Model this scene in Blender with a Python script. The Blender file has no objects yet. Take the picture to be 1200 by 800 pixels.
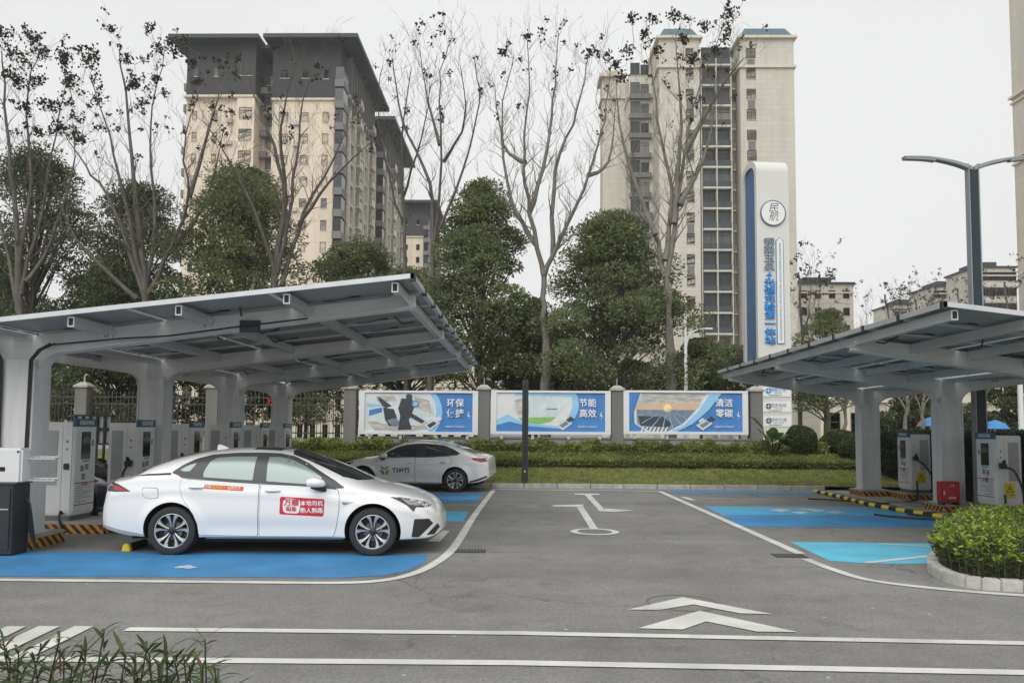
import bpy, bmesh, math, random
import numpy as np
from mathutils import Vector, Matrix, Euler
from mathutils.geometry import delaunay_2d_cdt
R = math.radians
random.seed(7)
rng = np.random.default_rng(7)
sc = bpy.context.scene
C = sc.collection

# ---------------------------------------------------------------- camera, sky, sun, exposure
CAM_H, F_PX, PITCH, YAW, ROLL = 1.75, 880.0, 3.45, 1.0, -0.42
cd = bpy.data.cameras.new('camera'); cam = bpy.data.objects.new('camera', cd); C.objects.link(cam)
sc.camera = cam
cd.sensor_width = 36; cd.lens = F_PX / 1200 * 36
cd.shift_y = 50 / 1200
cd.clip_start = 0.05; cd.clip_end = 3000
cam.location = (0, 0, CAM_H)
CAMROT = (Matrix.Rotation(R(YAW), 3, 'Z') @ Matrix.Rotation(R(90 + PITCH), 3, 'X') @ Matrix.Rotation(R(-ROLL), 3, 'Z'))
cam.rotation_euler = CAMROT.to_euler()

w = bpy.data.worlds.new('World'); sc.world = w; w.use_nodes = True
nt = w.node_tree; nt.nodes.clear()
wo = nt.nodes.new('ShaderNodeOutputWorld'); bg = nt.nodes.new('ShaderNodeBackground')
sky = nt.nodes.new('ShaderNodeTexSky'); sky.sky_type = 'NISHITA'; sky.sun_disc = False
SUN_EL, SUN_ROT = R(52), R(200)
sky.sun_elevation = SUN_EL; sky.sun_rotation = SUN_ROT
sky.dust_density = 4; sky.air_density = 1.5; sky.ozone_density = 1
hs = nt.nodes.new('ShaderNodeHueSaturation'); hs.inputs['Saturation'].default_value = 0.04
mx = nt.nodes.new('ShaderNodeMix'); mx.data_type = 'RGBA'; mx.inputs[0].default_value = 0.82
mx.inputs[7].default_value = (6.75, 6.8, 6.8, 1)     # even white overcast
nt.links.new(sky.outputs[0], hs.inputs['Color']); nt.links.new(hs.outputs[0], mx.inputs[6])
tcw = nt.nodes.new('ShaderNodeTexCoord'); cn = nt.nodes.new('ShaderNodeTexNoise'); cn.inputs['Scale'].default_value = 1.6; cn.inputs['Detail'].default_value = 5
nt.links.new(tcw.outputs['Generated'], cn.inputs['Vector']); cr_ = nt.nodes.new('ShaderNodeMapRange'); cr_.inputs[1].default_value = .3; cr_.inputs[2].default_value = .7
cr_.inputs[3].default_value = .925; cr_.inputs[4].default_value = 1.03; nt.links.new(cn.outputs['Fac'], cr_.inputs[0])       # faint unevenness of the cloud layer
cs_ = nt.nodes.new('ShaderNodeVectorMath'); cs_.operation = 'SCALE'; nt.links.new(mx.outputs[2], cs_.inputs[0]); nt.links.new(cr_.outputs[0], cs_.inputs['Scale'])
nt.links.new(cs_.outputs[0], bg.inputs['Color']); bg.inputs['Strength'].default_value = 0.1
nt.links.new(bg.outputs[0], wo.inputs[0])
sd = bpy.data.lights.new('sun', 'SUN'); sd.energy = 1.45; sd.angle = R(60); sd.color = (1, .98, .95)
so = bpy.data.objects.new('sun', sd); C.objects.link(so)
so.rotation_euler = (R(38), 0, R(-20))
sc.view_settings.view_transform = 'Standard'; sc.view_settings.look = 'None'
sc.view_settings.exposure = 0.47; sc.view_settings.gamma = 1
sc.cycles.max_bounces = 6; sc.cycles.diffuse_bounces = 5; sc.cycles.glossy_bounces = 3
sc.cycles.transparent_max_bounces = 8; sc.cycles.volume_bounces = 2
sc.cycles.sample_clamp_indirect = 5

# ---------------------------------------------------------------- placement: a photo position -> a real point
def ray(px, py):
    v = Vector(((px - 600) / F_PX, -(py - 450) / F_PX, -1.0))
    return CAMROT @ v
def at(px, py, Y):
    d = ray(px, py); t = Y / d.y
    return Vector((d.x * t, Y, CAM_H + d.z * t))
def G(px, py, z=0.0):
    d = ray(px, py); t = (z - CAM_H) / d.z
    return Vector((d.x * t, d.y * t, z))
def AX(px, Y): return at(px, 500, Y).x
def AZ(px, py, Y): return at(px, py, Y).z

# ---------------------------------------------------------------- materials
def srgb(*c):
    return tuple((x / 255 / 12.92 if x / 255 <= .04045 else ((x / 255 + .055) / 1.055) ** 2.4) for x in c)
MATS = {}
def mat(name, col, rough=.6, metal=0, spec=.5, var=0, vscale=6, bump=0, bscale=40, coat=0, emit=None, trans=0, island=0, detail=4, col2=None, stretch=None):
    if name in MATS: return MATS[name]
    m = bpy.data.materials.new(name); m.use_nodes = True; n = m.node_tree; b = n.nodes['Principled BSDF']
    b.inputs['Roughness'].default_value = rough; b.inputs['Metallic'].default_value = metal
    b.inputs['Specular IOR Level'].default_value = spec; b.inputs['Coat Weight'].default_value = coat
    b.inputs['Coat Roughness'].default_value = .06
    b.inputs['Base Color'].default_value = (*col, 1)
    tc = n.nodes.new('ShaderNodeTexCoord')
    src = tc.outputs['Object']
    if stretch:
        mp = n.nodes.new('ShaderNodeMapping'); mp.inputs['Scale'].default_value = stretch
        n.links.new(src, mp.inputs[0]); src = mp.outputs[0]
    if var:
        nz = n.nodes.new('ShaderNodeTexNoise'); nz.inputs['Scale'].default_value = vscale; nz.inputs['Detail'].default_value = detail
        nz.inputs['Roughness'].default_value = .6
        n.links.new(src, nz.inputs['Vector'])
        r = n.nodes.new('ShaderNodeMapRange'); r.inputs[1].default_value = .3; r.inputs[2].default_value = .7
        n.links.new(nz.outputs['Fac'], r.inputs[0])
        mxx = n.nodes.new('ShaderNodeMix'); mxx.data_type = 'RGBA'
        n.links.new(r.outputs[0], mxx.inputs[0])
        a = tuple(c * (1 - var) for c in col); d = col2 if col2 else tuple(min(1, c * (1 + var)) for c in col)
        mxx.inputs[6].default_value = (*a, 1); mxx.inputs[7].default_value = (*d, 1)
        out = mxx.outputs[2]
        n.links.new(out, b.inputs['Base Color'])
    else: out = None
    if island:
        gi = n.nodes.new('ShaderNodeNewGeometry')
        r2 = n.nodes.new('ShaderNodeMapRange'); r2.inputs[3].default_value = 1 - island; r2.inputs[4].default_value = 1 + island
        n.links.new(gi.outputs['Random Per Island'], r2.inputs[0])
        vm = n.nodes.new('ShaderNodeVectorMath'); vm.operation = 'SCALE'
        if out: n.links.new(out, vm.inputs[0])
        else: vm.inputs[0].default_value = col
        n.links.new(r2.outputs[0], vm.inputs['Scale'])
        n.links.new(vm.outputs[0], b.inputs['Base Color'])
    if bump:
        nz2 = n.nodes.new('ShaderNodeTexNoise'); nz2.inputs['Scale'].default_value = bscale; nz2.inputs['Detail'].default_value = 5
        n.links.new(src, nz2.inputs['Vector'])
        bp = n.nodes.new('ShaderNodeBump'); bp.inputs['Strength'].default_value = bump; bp.inputs['Distance'].default_value = .02
        n.links.new(nz2.outputs['Fac'], bp.inputs['Height']); n.links.new(bp.outputs[0], b.inputs['Normal'])
    if emit:
        b.inputs['Emission Color'].default_value = (*emit[:3], 1); b.inputs['Emission Strength'].default_value = emit[3]
    if trans: b.inputs['Transmission Weight'].default_value = trans
    MATS[name] = m
    return m

def mat_leaf(name, c1, c2, island=.35, vscale=.9):
    if name in MATS: return MATS[name]
    m = mat(name, c1, rough=.5, spec=.35, var=.25, vscale=vscale, col2=c2, island=island)
    n = m.node_tree; b = n.nodes['Principled BSDF']
    lk = [l for l in n.links if l.to_socket == b.inputs['Base Color']][0].from_socket
    tr = n.nodes.new('ShaderNodeBsdfTranslucent'); n.links.new(lk, tr.inputs[0])
    ms = n.nodes.new('ShaderNodeMixShader'); ms.inputs[0].default_value = .4
    o = n.nodes['Material Output']
    n.links.new(b.outputs[0], ms.inputs[1]); n.links.new(tr.outputs[0], ms.inputs[2]); n.links.new(ms.outputs[0], o.inputs[0])
    return m

def mat_asphalt():
    m = bpy.data.materials.new('asphalt'); m.use_nodes = True; n = m.node_tree; b = n.nodes['Principled BSDF']
    tc = n.nodes.new('ShaderNodeTexCoord')
    def noise(s, d=4, r=.6):
        q = n.nodes.new('ShaderNodeTexNoise'); q.inputs['Scale'].default_value = s; q.inputs['Detail'].default_value = d
        q.inputs['Roughness'].default_value = r; n.links.new(tc.outputs['Object'], q.inputs['Vector']); return q.outputs['Fac']
    def rmp(f, pts):
        r = n.nodes.new('ShaderNodeValToRGB'); n.links.new(f, r.inputs[0]); e = r.color_ramp.elements
        e[0].position, e[0].color = pts[0][0], (*[pts[0][1]] * 3, 1); e[1].position, e[1].color = pts[1][0], (*[pts[1][1]] * 3, 1)
        for p, c in pts[2:]:
            k = e.new(p); k.color = (c, c, c, 1)
        return r.outputs[0]
    def mul(a, c):
        x = n.nodes.new('ShaderNodeMix'); x.data_type = 'RGBA'; x.blend_type = 'MULTIPLY'; x.inputs[0].default_value = 1
        n.links.new(a, x.inputs[6]); n.links.new(c, x.inputs[7]); return x.outputs[2]
    base = mul(rmp(noise(95, 3, .8), [(.28, .09), (.72, .30)]), rmp(noise(24, 4, .75), [(.3, .78), (.7, 1.28)]))
    big = rmp(noise(.35, 5, .55), [(.3, .82), (.7, 1.16)])
    mid = rmp(noise(2.6, 5, .6), [(.35, .9), (.7, 1.08)])
    vo = n.nodes.new('ShaderNodeTexVoronoi'); vo.inputs['Scale'].default_value = 70; n.links.new(tc.outputs['Object'], vo.inputs['Vector'])
    spk = rmp(vo.outputs['Distance'], [(.0, 1.9), (.16, 1.0)])
    # a few long thin repair joints and worn tyre tracks
    mp = n.nodes.new('ShaderNodeMapping'); mp.inputs['Scale'].default_value = (.05, .9, 1); n.links.new(tc.outputs['Object'], mp.inputs[0])
    tn = n.nodes.new('ShaderNodeTexNoise'); tn.inputs['Scale'].default_value = 1; tn.inputs['Detail'].default_value = 3; n.links.new(mp.outputs[0], tn.inputs['Vector'])
    trk = rmp(tn.outputs['Fac'], [(.35, .9), (.65, 1.08)])
    out = mul(mul(mul(mul(base, big), mid), spk), trk)
    stn = rmp(noise(.9, 7, .72), [(.55, 1.0), (.68, .76)]); out = mul(out, stn)          # oil and tyre stains with ragged edges
    vo2 = n.nodes.new('ShaderNodeTexVoronoi'); vo2.inputs['Scale'].default_value = 2.3; n.links.new(tc.outputs['Object'], vo2.inputs['Vector'])
    out = mul(out, rmp(vo2.outputs['Distance'], [(.028, 2.4), (.05, 1.0)]))                # pale grit and paint drops
    vo3 = n.nodes.new('ShaderNodeTexVoronoi'); vo3.inputs['Scale'].default_value = .33; vo3.feature = 'DISTANCE_TO_EDGE'
    wv = n.nodes.new('ShaderNodeVectorMath'); wv.operation = 'MULTIPLY_ADD'; nzc = n.nodes.new('ShaderNodeTexNoise'); nzc.inputs['Scale'].default_value = 1.4; nzc.inputs['Detail'].default_value = 6
    n.links.new(tc.outputs['Object'], nzc.inputs['Vector']); n.links.new(nzc.outputs['Color'], wv.inputs[0]); wv.inputs[1].default_value = (1.6, 1.6, 0); n.links.new(tc.outputs['Object'], wv.inputs[2]); n.links.new(wv.outputs[0], vo3.inputs['Vector'])
    crk = rmp(vo3.outputs['Distance'], [(.0015, .62), (.006, 1.0)])
    cm = n.nodes.new('ShaderNodeMix'); cm.data_type = 'RGBA'; n.links.new(rmp(noise(.22, 2), [(.46, 0), (.52, 1)]), cm.inputs[0]); cm.inputs[6].default_value = (1, 1, 1, 1); n.links.new(crk, cm.inputs[7]); out = mul(out, cm.outputs[2])
    tint = n.nodes.new('ShaderNodeMix'); tint.data_type = 'RGBA'; tint.blend_type = 'MULTIPLY'; tint.inputs[0].default_value = 1
    n.links.new(out, tint.inputs[6]); tint.inputs[7].default_value = (1.0, .985, .94, 1)
    n.links.new(tint.outputs[2], b.inputs['Base Color']); b.inputs['Roughness'].default_value = .82; b.inputs['Specular IOR Level'].default_value = .3
    bp = n.nodes.new('ShaderNodeBump'); bp.inputs['Strength'].default_value = .5; bp.inputs['Distance'].default_value = .01
    n.links.new(noise(120, 3, .8), bp.inputs['Height']); n.links.new(bp.outputs[0], b.inputs['Normal'])
    return m
M_ASPH = mat_asphalt()

def mat_paint(name, col, wear=.5, dirt=.75):
    """road paint worn through to the asphalt in specks and patches"""
    m = bpy.data.materials.new(name); m.use_nodes = True; n = m.node_tree; b = n.nodes['Principled BSDF']
    tc = n.nodes.new('ShaderNodeTexCoord')
    def noise(s, d=4, r=.6):
        q = n.nodes.new('ShaderNodeTexNoise'); q.inputs['Scale'].default_value = s; q.inputs['Detail'].default_value = d
        q.inputs['Roughness'].default_value = r; n.links.new(tc.outputs['Object'], q.inputs['Vector']); return q.outputs['Fac']
    mr = n.nodes.new('ShaderNodeMapRange'); mr.inputs[1].default_value = .3; mr.inputs[2].default_value = .75
    mr.inputs[3].default_value = dirt; mr.inputs[4].default_value = 1.08
    n.links.new(noise(1.3, 6, .65), mr.inputs[0])
    vm = n.nodes.new('ShaderNodeVectorMath'); vm.operation = 'SCALE'; vm.inputs[0].default_value = col; n.links.new(mr.outputs[0], vm.inputs['Scale'])
    w2 = n.nodes.new('ShaderNodeMapRange'); w2.inputs[1].default_value = .56 + .09 * (1 - wear); w2.inputs[2].default_value = .68 + .09 * (1 - wear)
    ad = n.nodes.new('ShaderNodeMath'); ad.operation = 'MULTIPLY_ADD'; ad.inputs[1].default_value = .45
    n.links.new(noise(1.9, 4), ad.inputs[0]); 
    m2 = n.nodes.new('ShaderNodeMath'); m2.operation = 'MULTIPLY'; m2.inputs[1].default_value = .62; n.links.new(noise(75, 4, .8), m2.inputs[0])
    n.links.new(m2.outputs[0], ad.inputs[2]); n.links.new(ad.outputs[0], w2.inputs[0])
    mxx = n.nodes.new('ShaderNodeMix'); mxx.data_type = 'RGBA'
    n.links.new(w2.outputs[0], mxx.inputs[0]); n.links.new(vm.outputs[0], mxx.inputs[6]); mxx.inputs[7].default_value = (.13, .13, .125, 1)
    n.links.new(mxx.outputs[2], b.inputs['Base Color']); b.inputs['Roughness'].default_value = .7
    bp = n.nodes.new('ShaderNodeBump'); bp.inputs['Strength'].default_value = .3; bp.inputs['Distance'].default_value = .01
    n.links.new(noise(120, 3, .8), bp.inputs['Height']); n.links.new(bp.outputs[0], b.inputs['Normal'])
    return m

def mat_stripes(name, c1, c2, width, axis=(1, -1, 1)):
    """diagonal hazard stripes in object space"""
    m = bpy.data.materials.new(name); m.use_nodes = True; n = m.node_tree; b = n.nodes['Principled BSDF']
    tc = n.nodes.new('ShaderNodeTexCoord'); d = n.nodes.new('ShaderNodeVectorMath'); d.operation = 'DOT_PRODUCT'; d.inputs[1].default_value = axis
    n.links.new(tc.outputs['Object'], d.inputs[0])
    f = n.nodes.new('ShaderNodeMath'); f.operation = 'MULTIPLY'; f.inputs[1].default_value = 1 / (2 * width); n.links.new(d.outputs['Value'], f.inputs[0])
    g = n.nodes.new('ShaderNodeMath'); g.operation = 'FRACT'; n.links.new(f.outputs[0], g.inputs[0])
    h = n.nodes.new('ShaderNodeMath'); h.operation = 'GREATER_THAN'; h.inputs[1].default_value = .5; n.links.new(g.outputs[0], h.inputs[0])
    x = n.nodes.new('ShaderNodeMix'); x.data_type = 'RGBA'; n.links.new(h.outputs[0], x.inputs[0])
    x.inputs[6].default_value = (*c1, 1); x.inputs[7].default_value = (*c2, 1)
    nz = n.nodes.new('ShaderNodeTexNoise'); nz.inputs['Scale'].default_value = 9; nz.inputs['Detail'].default_value = 5; n.links.new(tc.outputs['Object'], nz.inputs['Vector'])
    mr = n.nodes.new('ShaderNodeMapRange'); mr.inputs[1].default_value = .35; mr.inputs[2].default_value = .7; mr.inputs[3].default_value = .6; mr.inputs[4].default_value = 1.1
    n.links.new(nz.outputs['Fac'], mr.inputs[0])
    vm = n.nodes.new('ShaderNodeVectorMath'); vm.operation = 'SCALE'; n.links.new(x.outputs[2], vm.inputs[0]); n.links.new(mr.outputs[0], vm.inputs['Scale'])
    n.links.new(vm.outputs[0], b.inputs['Base Color']); b.inputs['Roughness'].default_value = .6
    return m

def mat_wall(name, col, joint=.75, rowh=.75, colw=1.2, dirt=.16):
    """cladding with thin joints (brick texture in object space, both facade directions) and rain streaks"""
    m = bpy.data.materials.new(name); m.use_nodes = True; n = m.node_tree; b = n.nodes['Principled BSDF']
    tc = n.nodes.new('ShaderNodeTexCoord'); sx = n.nodes.new('ShaderNodeSeparateXYZ'); n.links.new(tc.outputs['Object'], sx.inputs[0])
    ad = n.nodes.new('ShaderNodeMath'); ad.operation = 'ADD'; n.links.new(sx.outputs[0], ad.inputs[0]); n.links.new(sx.outputs[1], ad.inputs[1])
    cb = n.nodes.new('ShaderNodeCombineXYZ'); n.links.new(ad.outputs[0], cb.inputs[0]); n.links.new(sx.outputs[2], cb.inputs[1])
    br = n.nodes.new('ShaderNodeTexBrick'); br.inputs['Scale'].default_value = 1; br.inputs['Brick Width'].default_value = colw
    br.inputs['Row Height'].default_value = rowh; br.inputs['Mortar Size'].default_value = min(rowh, colw) * .035; br.inputs['Bias'].default_value = 0
    br.inputs['Color1'].default_value = (*col, 1); br.inputs['Color2'].default_value = (*[c * .93 for c in col], 1)
    br.inputs['Mortar'].default_value = (*[c * joint for c in col], 1)
    n.links.new(cb.outputs[0], br.inputs['Vector'])
    mp = n.nodes.new('ShaderNodeMapping'); mp.inputs['Scale'].default_value = (.6, .6, .06); n.links.new(tc.outputs['Object'], mp.inputs[0])
    nz = n.nodes.new('ShaderNodeTexNoise'); nz.inputs['Scale'].default_value = 1.5; nz.inputs['Detail'].default_value = 6; n.links.new(mp.outputs[0], nz.inputs['Vector'])
    mr = n.nodes.new('ShaderNodeMapRange'); mr.inputs[1].default_value = .35; mr.inputs[2].default_value = .7; mr.inputs[3].default_value = 1 - dirt; mr.inputs[4].default_value = 1 + dirt * .3
    n.links.new(nz.outputs['Fac'], mr.inputs[0])
    vm = n.nodes.new('ShaderNodeVectorMath'); vm.operation = 'SCALE'; n.links.new(br.outputs['Color'], vm.inputs[0]); n.links.new(mr.outputs[0], vm.inputs['Scale'])
    n.links.new(vm.outputs[0], b.inputs['Base Color']); b.inputs['Roughness'].default_value = .8
    MATS[name] = m
    return m

WHITE_LINE = mat_paint('line_paint', (.66, .66, .62), .45, .68)
BLUE_BAY = mat_paint('bay_paint_blue', (.045, .24, .50), .5, .68)
BLUE_LIGHT = mat_paint('bay_paint_light_blue', (.07, .36, .66), .5)
TEAL = mat_paint('bay_paint_teal', (.08, .37, .60), .5)
CYAN = mat_paint('bay_paint_cyan', (.12, .50, .68), .4)
STEEL_W = mat('painted_steel', (.66, .665, .655), .45, var=.07, vscale=1.5, bump=.05, bscale=30)
STEEL_COL = mat('column_paint', (.64, .65, .64), .45, var=.12, vscale=1.6, bump=.05, bscale=30, stretch=(3, 3, .35))
ALU = mat('aluminium', (.62, .64, .65), .35, .5, var=.08, vscale=3)
BACKSHEET = mat('panel_backsheet', (.27, .28, .285), .45, var=.14, vscale=.9)
PV = mat('panel_cells', (.02, .03, .06), .15, coat=.5)
BLACKM = mat('black_metal', (.025, .027, .03), .45, var=.2, vscale=4)
BLACKR = mat('rubber', (.022, .022, .023), .75, var=.2, vscale=20, bump=.2, bscale=60)
CABLE = mat('cable_black', (.02, .02, .022), .5)
CONC = mat('concrete', (.36, .35, .32), .85, var=.18, vscale=5, bump=.3, bscale=30)
KERB = mat('kerb_stone', (.40, .40, .38), .85, var=.25, vscale=4, bump=.4, bscale=30)
HAZ = mat_stripes('hazard_paint', (.62, .27, .02), (.03, .03, .03), .075, (1, 1, 1))
WHITEP = mat('white_enamel', (.70, .71, .71), .35, var=.05, vscale=2, coat=.2)
GREYP = mat('grey_vent_panel', (.38, .39, .39), .6, var=.12, vscale=3)
SCREEN = mat('screen_glass', (.012, .013, .016), .08, coat=.5)
DKBLUE = mat('header_blue', (.03, .10, .16), .4)
TXT_D = mat('print_dark', (.07, .075, .08), .6)
TXT_W = mat('print_white', (.85, .85, .85), .5)
TXT_R = mat('print_red', (.62, .02, .05), .4)
YEL = mat('yellow_plastic', (.75, .60, .03), .5)
RED = mat('red_paint', (.42, .02, .025), .4, var=.15, vscale=6)

# ---------------------------------------------------------------- mesh builder
class MB:
    def __init__(s): s.v = []; s.f = []; s.m = []
    def add(s, vs, fs, m=0):
        o = len(s.v); s.v += [tuple(v) for v in vs]; s.f += [tuple(i + o for i in f) for f in fs]
        s.m += [m] * len(fs) if isinstance(m, int) else list(m)
        return s
    def box(s, x0, x1, y0, y1, z0, z1, m=0):
        v = [(x0, y0, z0), (x1, y0, z0), (x1, y1, z0), (x0, y1, z0), (x0, y0, z1), (x1, y0, z1), (x1, y1, z1), (x0, y1, z1)]
        return s.add(v, [(0, 3, 2, 1), (4, 5, 6, 7), (0, 1, 5, 4), (1, 2, 6, 5), (2, 3, 7, 6), (3, 0, 4, 7)], m)
    def prism(s, pts, axis, a, b, m=0, side=None):
        """closed polygon pts (2-D) pulled along axis from a to b"""
        n = len(pts)
        ar = sum(pts[i][0] * pts[(i + 1) % n][1] - pts[(i + 1) % n][0] * pts[i][1] for i in range(n))
        if ar < 0: pts = pts[::-1]
        def P(p, t):
            return {'x': (t, p[0], p[1]), 'y': (p[0], t, p[1]), 'z': (p[0], p[1], t)}[axis]
        v = [P(p, a) for p in pts] + [P(p, b) for p in pts]
        f = [tuple(range(n))[::-1], tuple(range(n, 2 * n))] + [(i, (i + 1) % n, n + (i + 1) % n, n + i) for i in range(n)]
        if axis == 'y': f = [q[::-1] for q in f]
        ms = [m, m] + [m if side is None else side] * n
        return s.add(v, f, ms)
    def tube(s, pts, rad, n=8, m=0, cap=True):
        pts = [Vector(p) for p in pts]; k = len(pts)
        if not hasattr(rad, '__len__'): rad = [rad] * k
        vs = []; prev = None
        for i, p in enumerate(pts):
            t = (pts[min(i + 1, k - 1)] - pts[max(i - 1, 0)])
            if t.length < 1e-9: t = Vector((0, 0, 1))
            t.normalize()
            if prev is None:
                u = t.cross(Vector((0, 0, 1)) if abs(t.z) < .9 else Vector((1, 0, 0))).normalized()
            else:
                u = (prev - t * prev.dot(t)); u = u.normalized() if u.length > 1e-6 else t.orthogonal().normalized()
            prev = u; w_ = t.cross(u)
            for j in range(n):
                a = 2 * math.pi * j / n
                vs.append(p + (u * math.cos(a) + w_ * math.sin(a)) * rad[i])
        f = [(i * n + j, i * n + (j + 1) % n, (i + 1) * n + (j + 1) % n, (i + 1) * n + j) for i in range(k - 1) for j in range(n)]
        if cap: f += [tuple(range(n))[::-1], tuple((k - 1) * n + j for j in range(n))]
        return s.add(vs, f, m)
    def lathe(s, prof, n=32, m=0, axis='y', c=(0, 0, 0)):
        """prof: list of (r, t) revolved about axis through c; m may be a list per segment"""
        vs = []; k = len(prof)
        for r, t in prof:
            for j in range(n):
                a = 2 * math.pi * j / n; p, q = r * math.cos(a), r * math.sin(a)
                vs.append({'y': (c[0] + p, c[1] + t, c[2] + q), 'z': (c[0] + p, c[1] + q, c[2] + t), 'x': (c[0] + t, c[1] + p, c[2] + q)}[axis])
        f = []; ms = []
        for i in range(k - 1):
            for j in range(n):
                f.append((i * n + j, i * n + (j + 1) % n, (i + 1) * n + (j + 1) % n, (i + 1) * n + j)); ms.append(m if isinstance(m, int) else m[i])
        return s.add(vs, f, ms)
    def build(s, name, mats, parent=None, loc=None, smooth=False, rot=0, bevel=0, origin=None):
        me = bpy.data.meshes.new(name)
        v = s.v
        if origin is not None: v = [(a - origin[0], b - origin[1], c - origin[2]) for a, b, c in v]; loc = origin
        me.from_pydata(v, [], s.f)
        if not isinstance(mats, (list, tuple)): mats = [mats]
        for q in mats: me.materials.append(q)
        if len(mats) > 1: me.polygons.foreach_set('material_index', s.m)
        me.validate(); me.update()
        if smooth:
            me.polygons.foreach_set('use_smooth', [True] * len(me.polygons)); me.set_sharp_from_angle(angle=R(smooth if smooth > 1 else 40))
        if bevel:
            bm = bmesh.new(); bm.from_mesh(me)
            bmesh.ops.recalc_face_normals(bm, faces=bm.faces)
            es = [e for e in bm.edges if len(e.link_faces) == 2 and e.calc_face_angle(0) > R(40)]
            bmesh.ops.bevel(bm, geom=es, offset=bevel, segments=2, affect='EDGES', clamp_overlap=True)
            bm.to_mesh(me); bm.free()
            me.polygons.foreach_set('use_smooth', [True] * len(me.polygons)); me.set_sharp_from_angle(angle=R(35))
        o = bpy.data.objects.new(name, me); C.objects.link(o)
        if parent: o.parent = parent
        if loc is not None: o.location = loc
        if rot: o.rotation_euler.z = rot
        return o

def each(name, mats, parent, items):
    """one object per item; items = list of lists of box tuples"""
    for it in items:
        b = MB()
        for q in it: b.box(*q)
        b.build(name, mats, parent)
def tag(o, label=None, cat=None, group=None, kind=None):
    if label: o['label'] = label
    if cat: o['category'] = cat
    if group: o['group'] = group
    if kind: o['kind'] = kind
    return o
def thing(name, label, cat, loc=(0, 0, 0), rz=0, group=None):
    o = bpy.data.objects.new(name, None); C.objects.link(o); o.location = loc; o.rotation_euler.z = rz
    o.empty_display_size = .2
    return tag(o, label, cat, group)
def struct(o): o['kind'] = 'structure'; return o
KIDS = {}
def copy_tree(o, parent=None):
    c = o.copy(); C.objects.link(c)
    if parent: c.parent = parent
    for ch in [q for q in bpy.data.objects if q.parent == o]: copy_tree(ch, c)
    return c

def text_mesh(s, size, extrude=.002, bold=0.0, align='CENTER', space=1.0, line=1.0, shear=0.0):
    cu = bpy.data.curves.new('text', 'FONT'); cu.body = s; cu.size = size; cu.extrude = extrude; cu.offset = bold
    cu.align_x = align; cu.align_y = 'CENTER'; cu.resolution_u = 3; cu.space_character = space; cu.space_line = line; cu.shear = shear
    o = bpy.data.objects.new('text', cu); C.objects.link(o)
    dg = bpy.context.evaluated_depsgraph_get(); dg.update()
    me = bpy.data.meshes.new_from_object(o.evaluated_get(dg))
    bpy.data.objects.remove(o); bpy.data.curves.remove(cu)
    return me
def lettering(name, s, size, m, parent, loc, rz=0, tilt=90, **k):
    me = text_mesh(s, size, **k); me.materials.clear(); me.materials.append(m)
    o = bpy.data.objects.new(name, me); C.objects.link(o)
    if parent: o.parent = parent
    o.location = loc; o.rotation_euler = (R(tilt), 0, rz)
    return o

def leaf_cloud(centers, dirs, L, W, name, mats, parent, origin, mi=None, kind6=True, extra=None):
    """one small leaf (two folded faces) per centre; dirs: leaf axis"""
    n = len(centers); c = np.asarray(centers, float); d = np.asarray(dirs, float)
    d /= np.linalg.norm(d, axis=1)[:, None] + 1e-9
    r = rng.normal(size=(n, 3)); s = np.cross(d, r); s /= np.linalg.norm(s, axis=1)[:, None] + 1e-9
    nn = np.cross(s, d)
    Ls = L * rng.uniform(.7, 1.3, n)[:, None]; Ws = W * rng.uniform(.7, 1.3, n)[:, None]
    v = np.empty((n, 4, 3)); v[:, 0] = c - d * Ls / 2; v[:, 1] = c + s * Ws / 2 + nn * Ws * .15; v[:, 2] = c + d * Ls / 2; v[:, 3] = c - s * Ws / 2 + nn * Ws * .15
    v = v.reshape(-1, 3) - np.asarray(origin)
    f = np.arange(4 * n).reshape(n, 4)
    V = v.tolist(); F = f.tolist(); MI = (np.zeros(n, int) if mi is None else np.asarray(mi)).tolist()
    if extra is not None:
        o0 = len(V); V += [(a - origin[0], b - origin[1], z - origin[2]) for a, b, z in extra.v]; F += [tuple(i + o0 for i in q) for q in extra.f]; MI += extra.m
    me = bpy.data.meshes.new(name); me.from_pydata(V, [], F)
    for q in (mats if isinstance(mats, (list, tuple)) else [mats]): me.materials.append(q)
    me.polygons.foreach_set('material_index', MI); me.update()
    o = bpy.data.objects.new(name, me); C.objects.link(o)
    if parent: o.parent = parent
    else: o.location = origin
    return o
# ================================================================ THE GROUND
g = MB(); g.add([(-300, -60, 0), (300, -60, 0), (300, 900, 0), (-300, 900, 0)], [(0, 1, 2, 3)])
struct(g.build('ground', M_ASPH))
def flat(name, polys, m, z):
    b = MB()
    for p in polys:
        v = [G(*q) if len(q) == 2 else Vector(q) for q in p]
        v = [(a.x, a.y, z) for a in v]
        n = len(v); ar = sum(v[i][0] * v[(i + 1) % n][1] - v[(i + 1) % n][0] * v[i][1] for i in range(n))
        if ar < 0: v = v[::-1]
        b.add(v, [tuple(range(n))])
    return struct(b.build(name, m))
def smooth_path(pts, k=6):
    P = [Vector(p) for p in pts]; out = []
    for i in range(len(P) - 1):
        p0, p1, p2, p3 = P[max(i - 1, 0)], P[i], P[i + 1], P[min(i + 2, len(P) - 1)]
        for j in range(k):
            t = j / k
            out.append(.5 * ((2 * p1) + (p2 - p0) * t + (2 * p0 - 5 * p1 + 4 * p2 - p3) * t * t + (3 * p1 - p0 - 3 * p2 + p3) * t ** 3))
    return out + [P[-1]]
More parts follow.
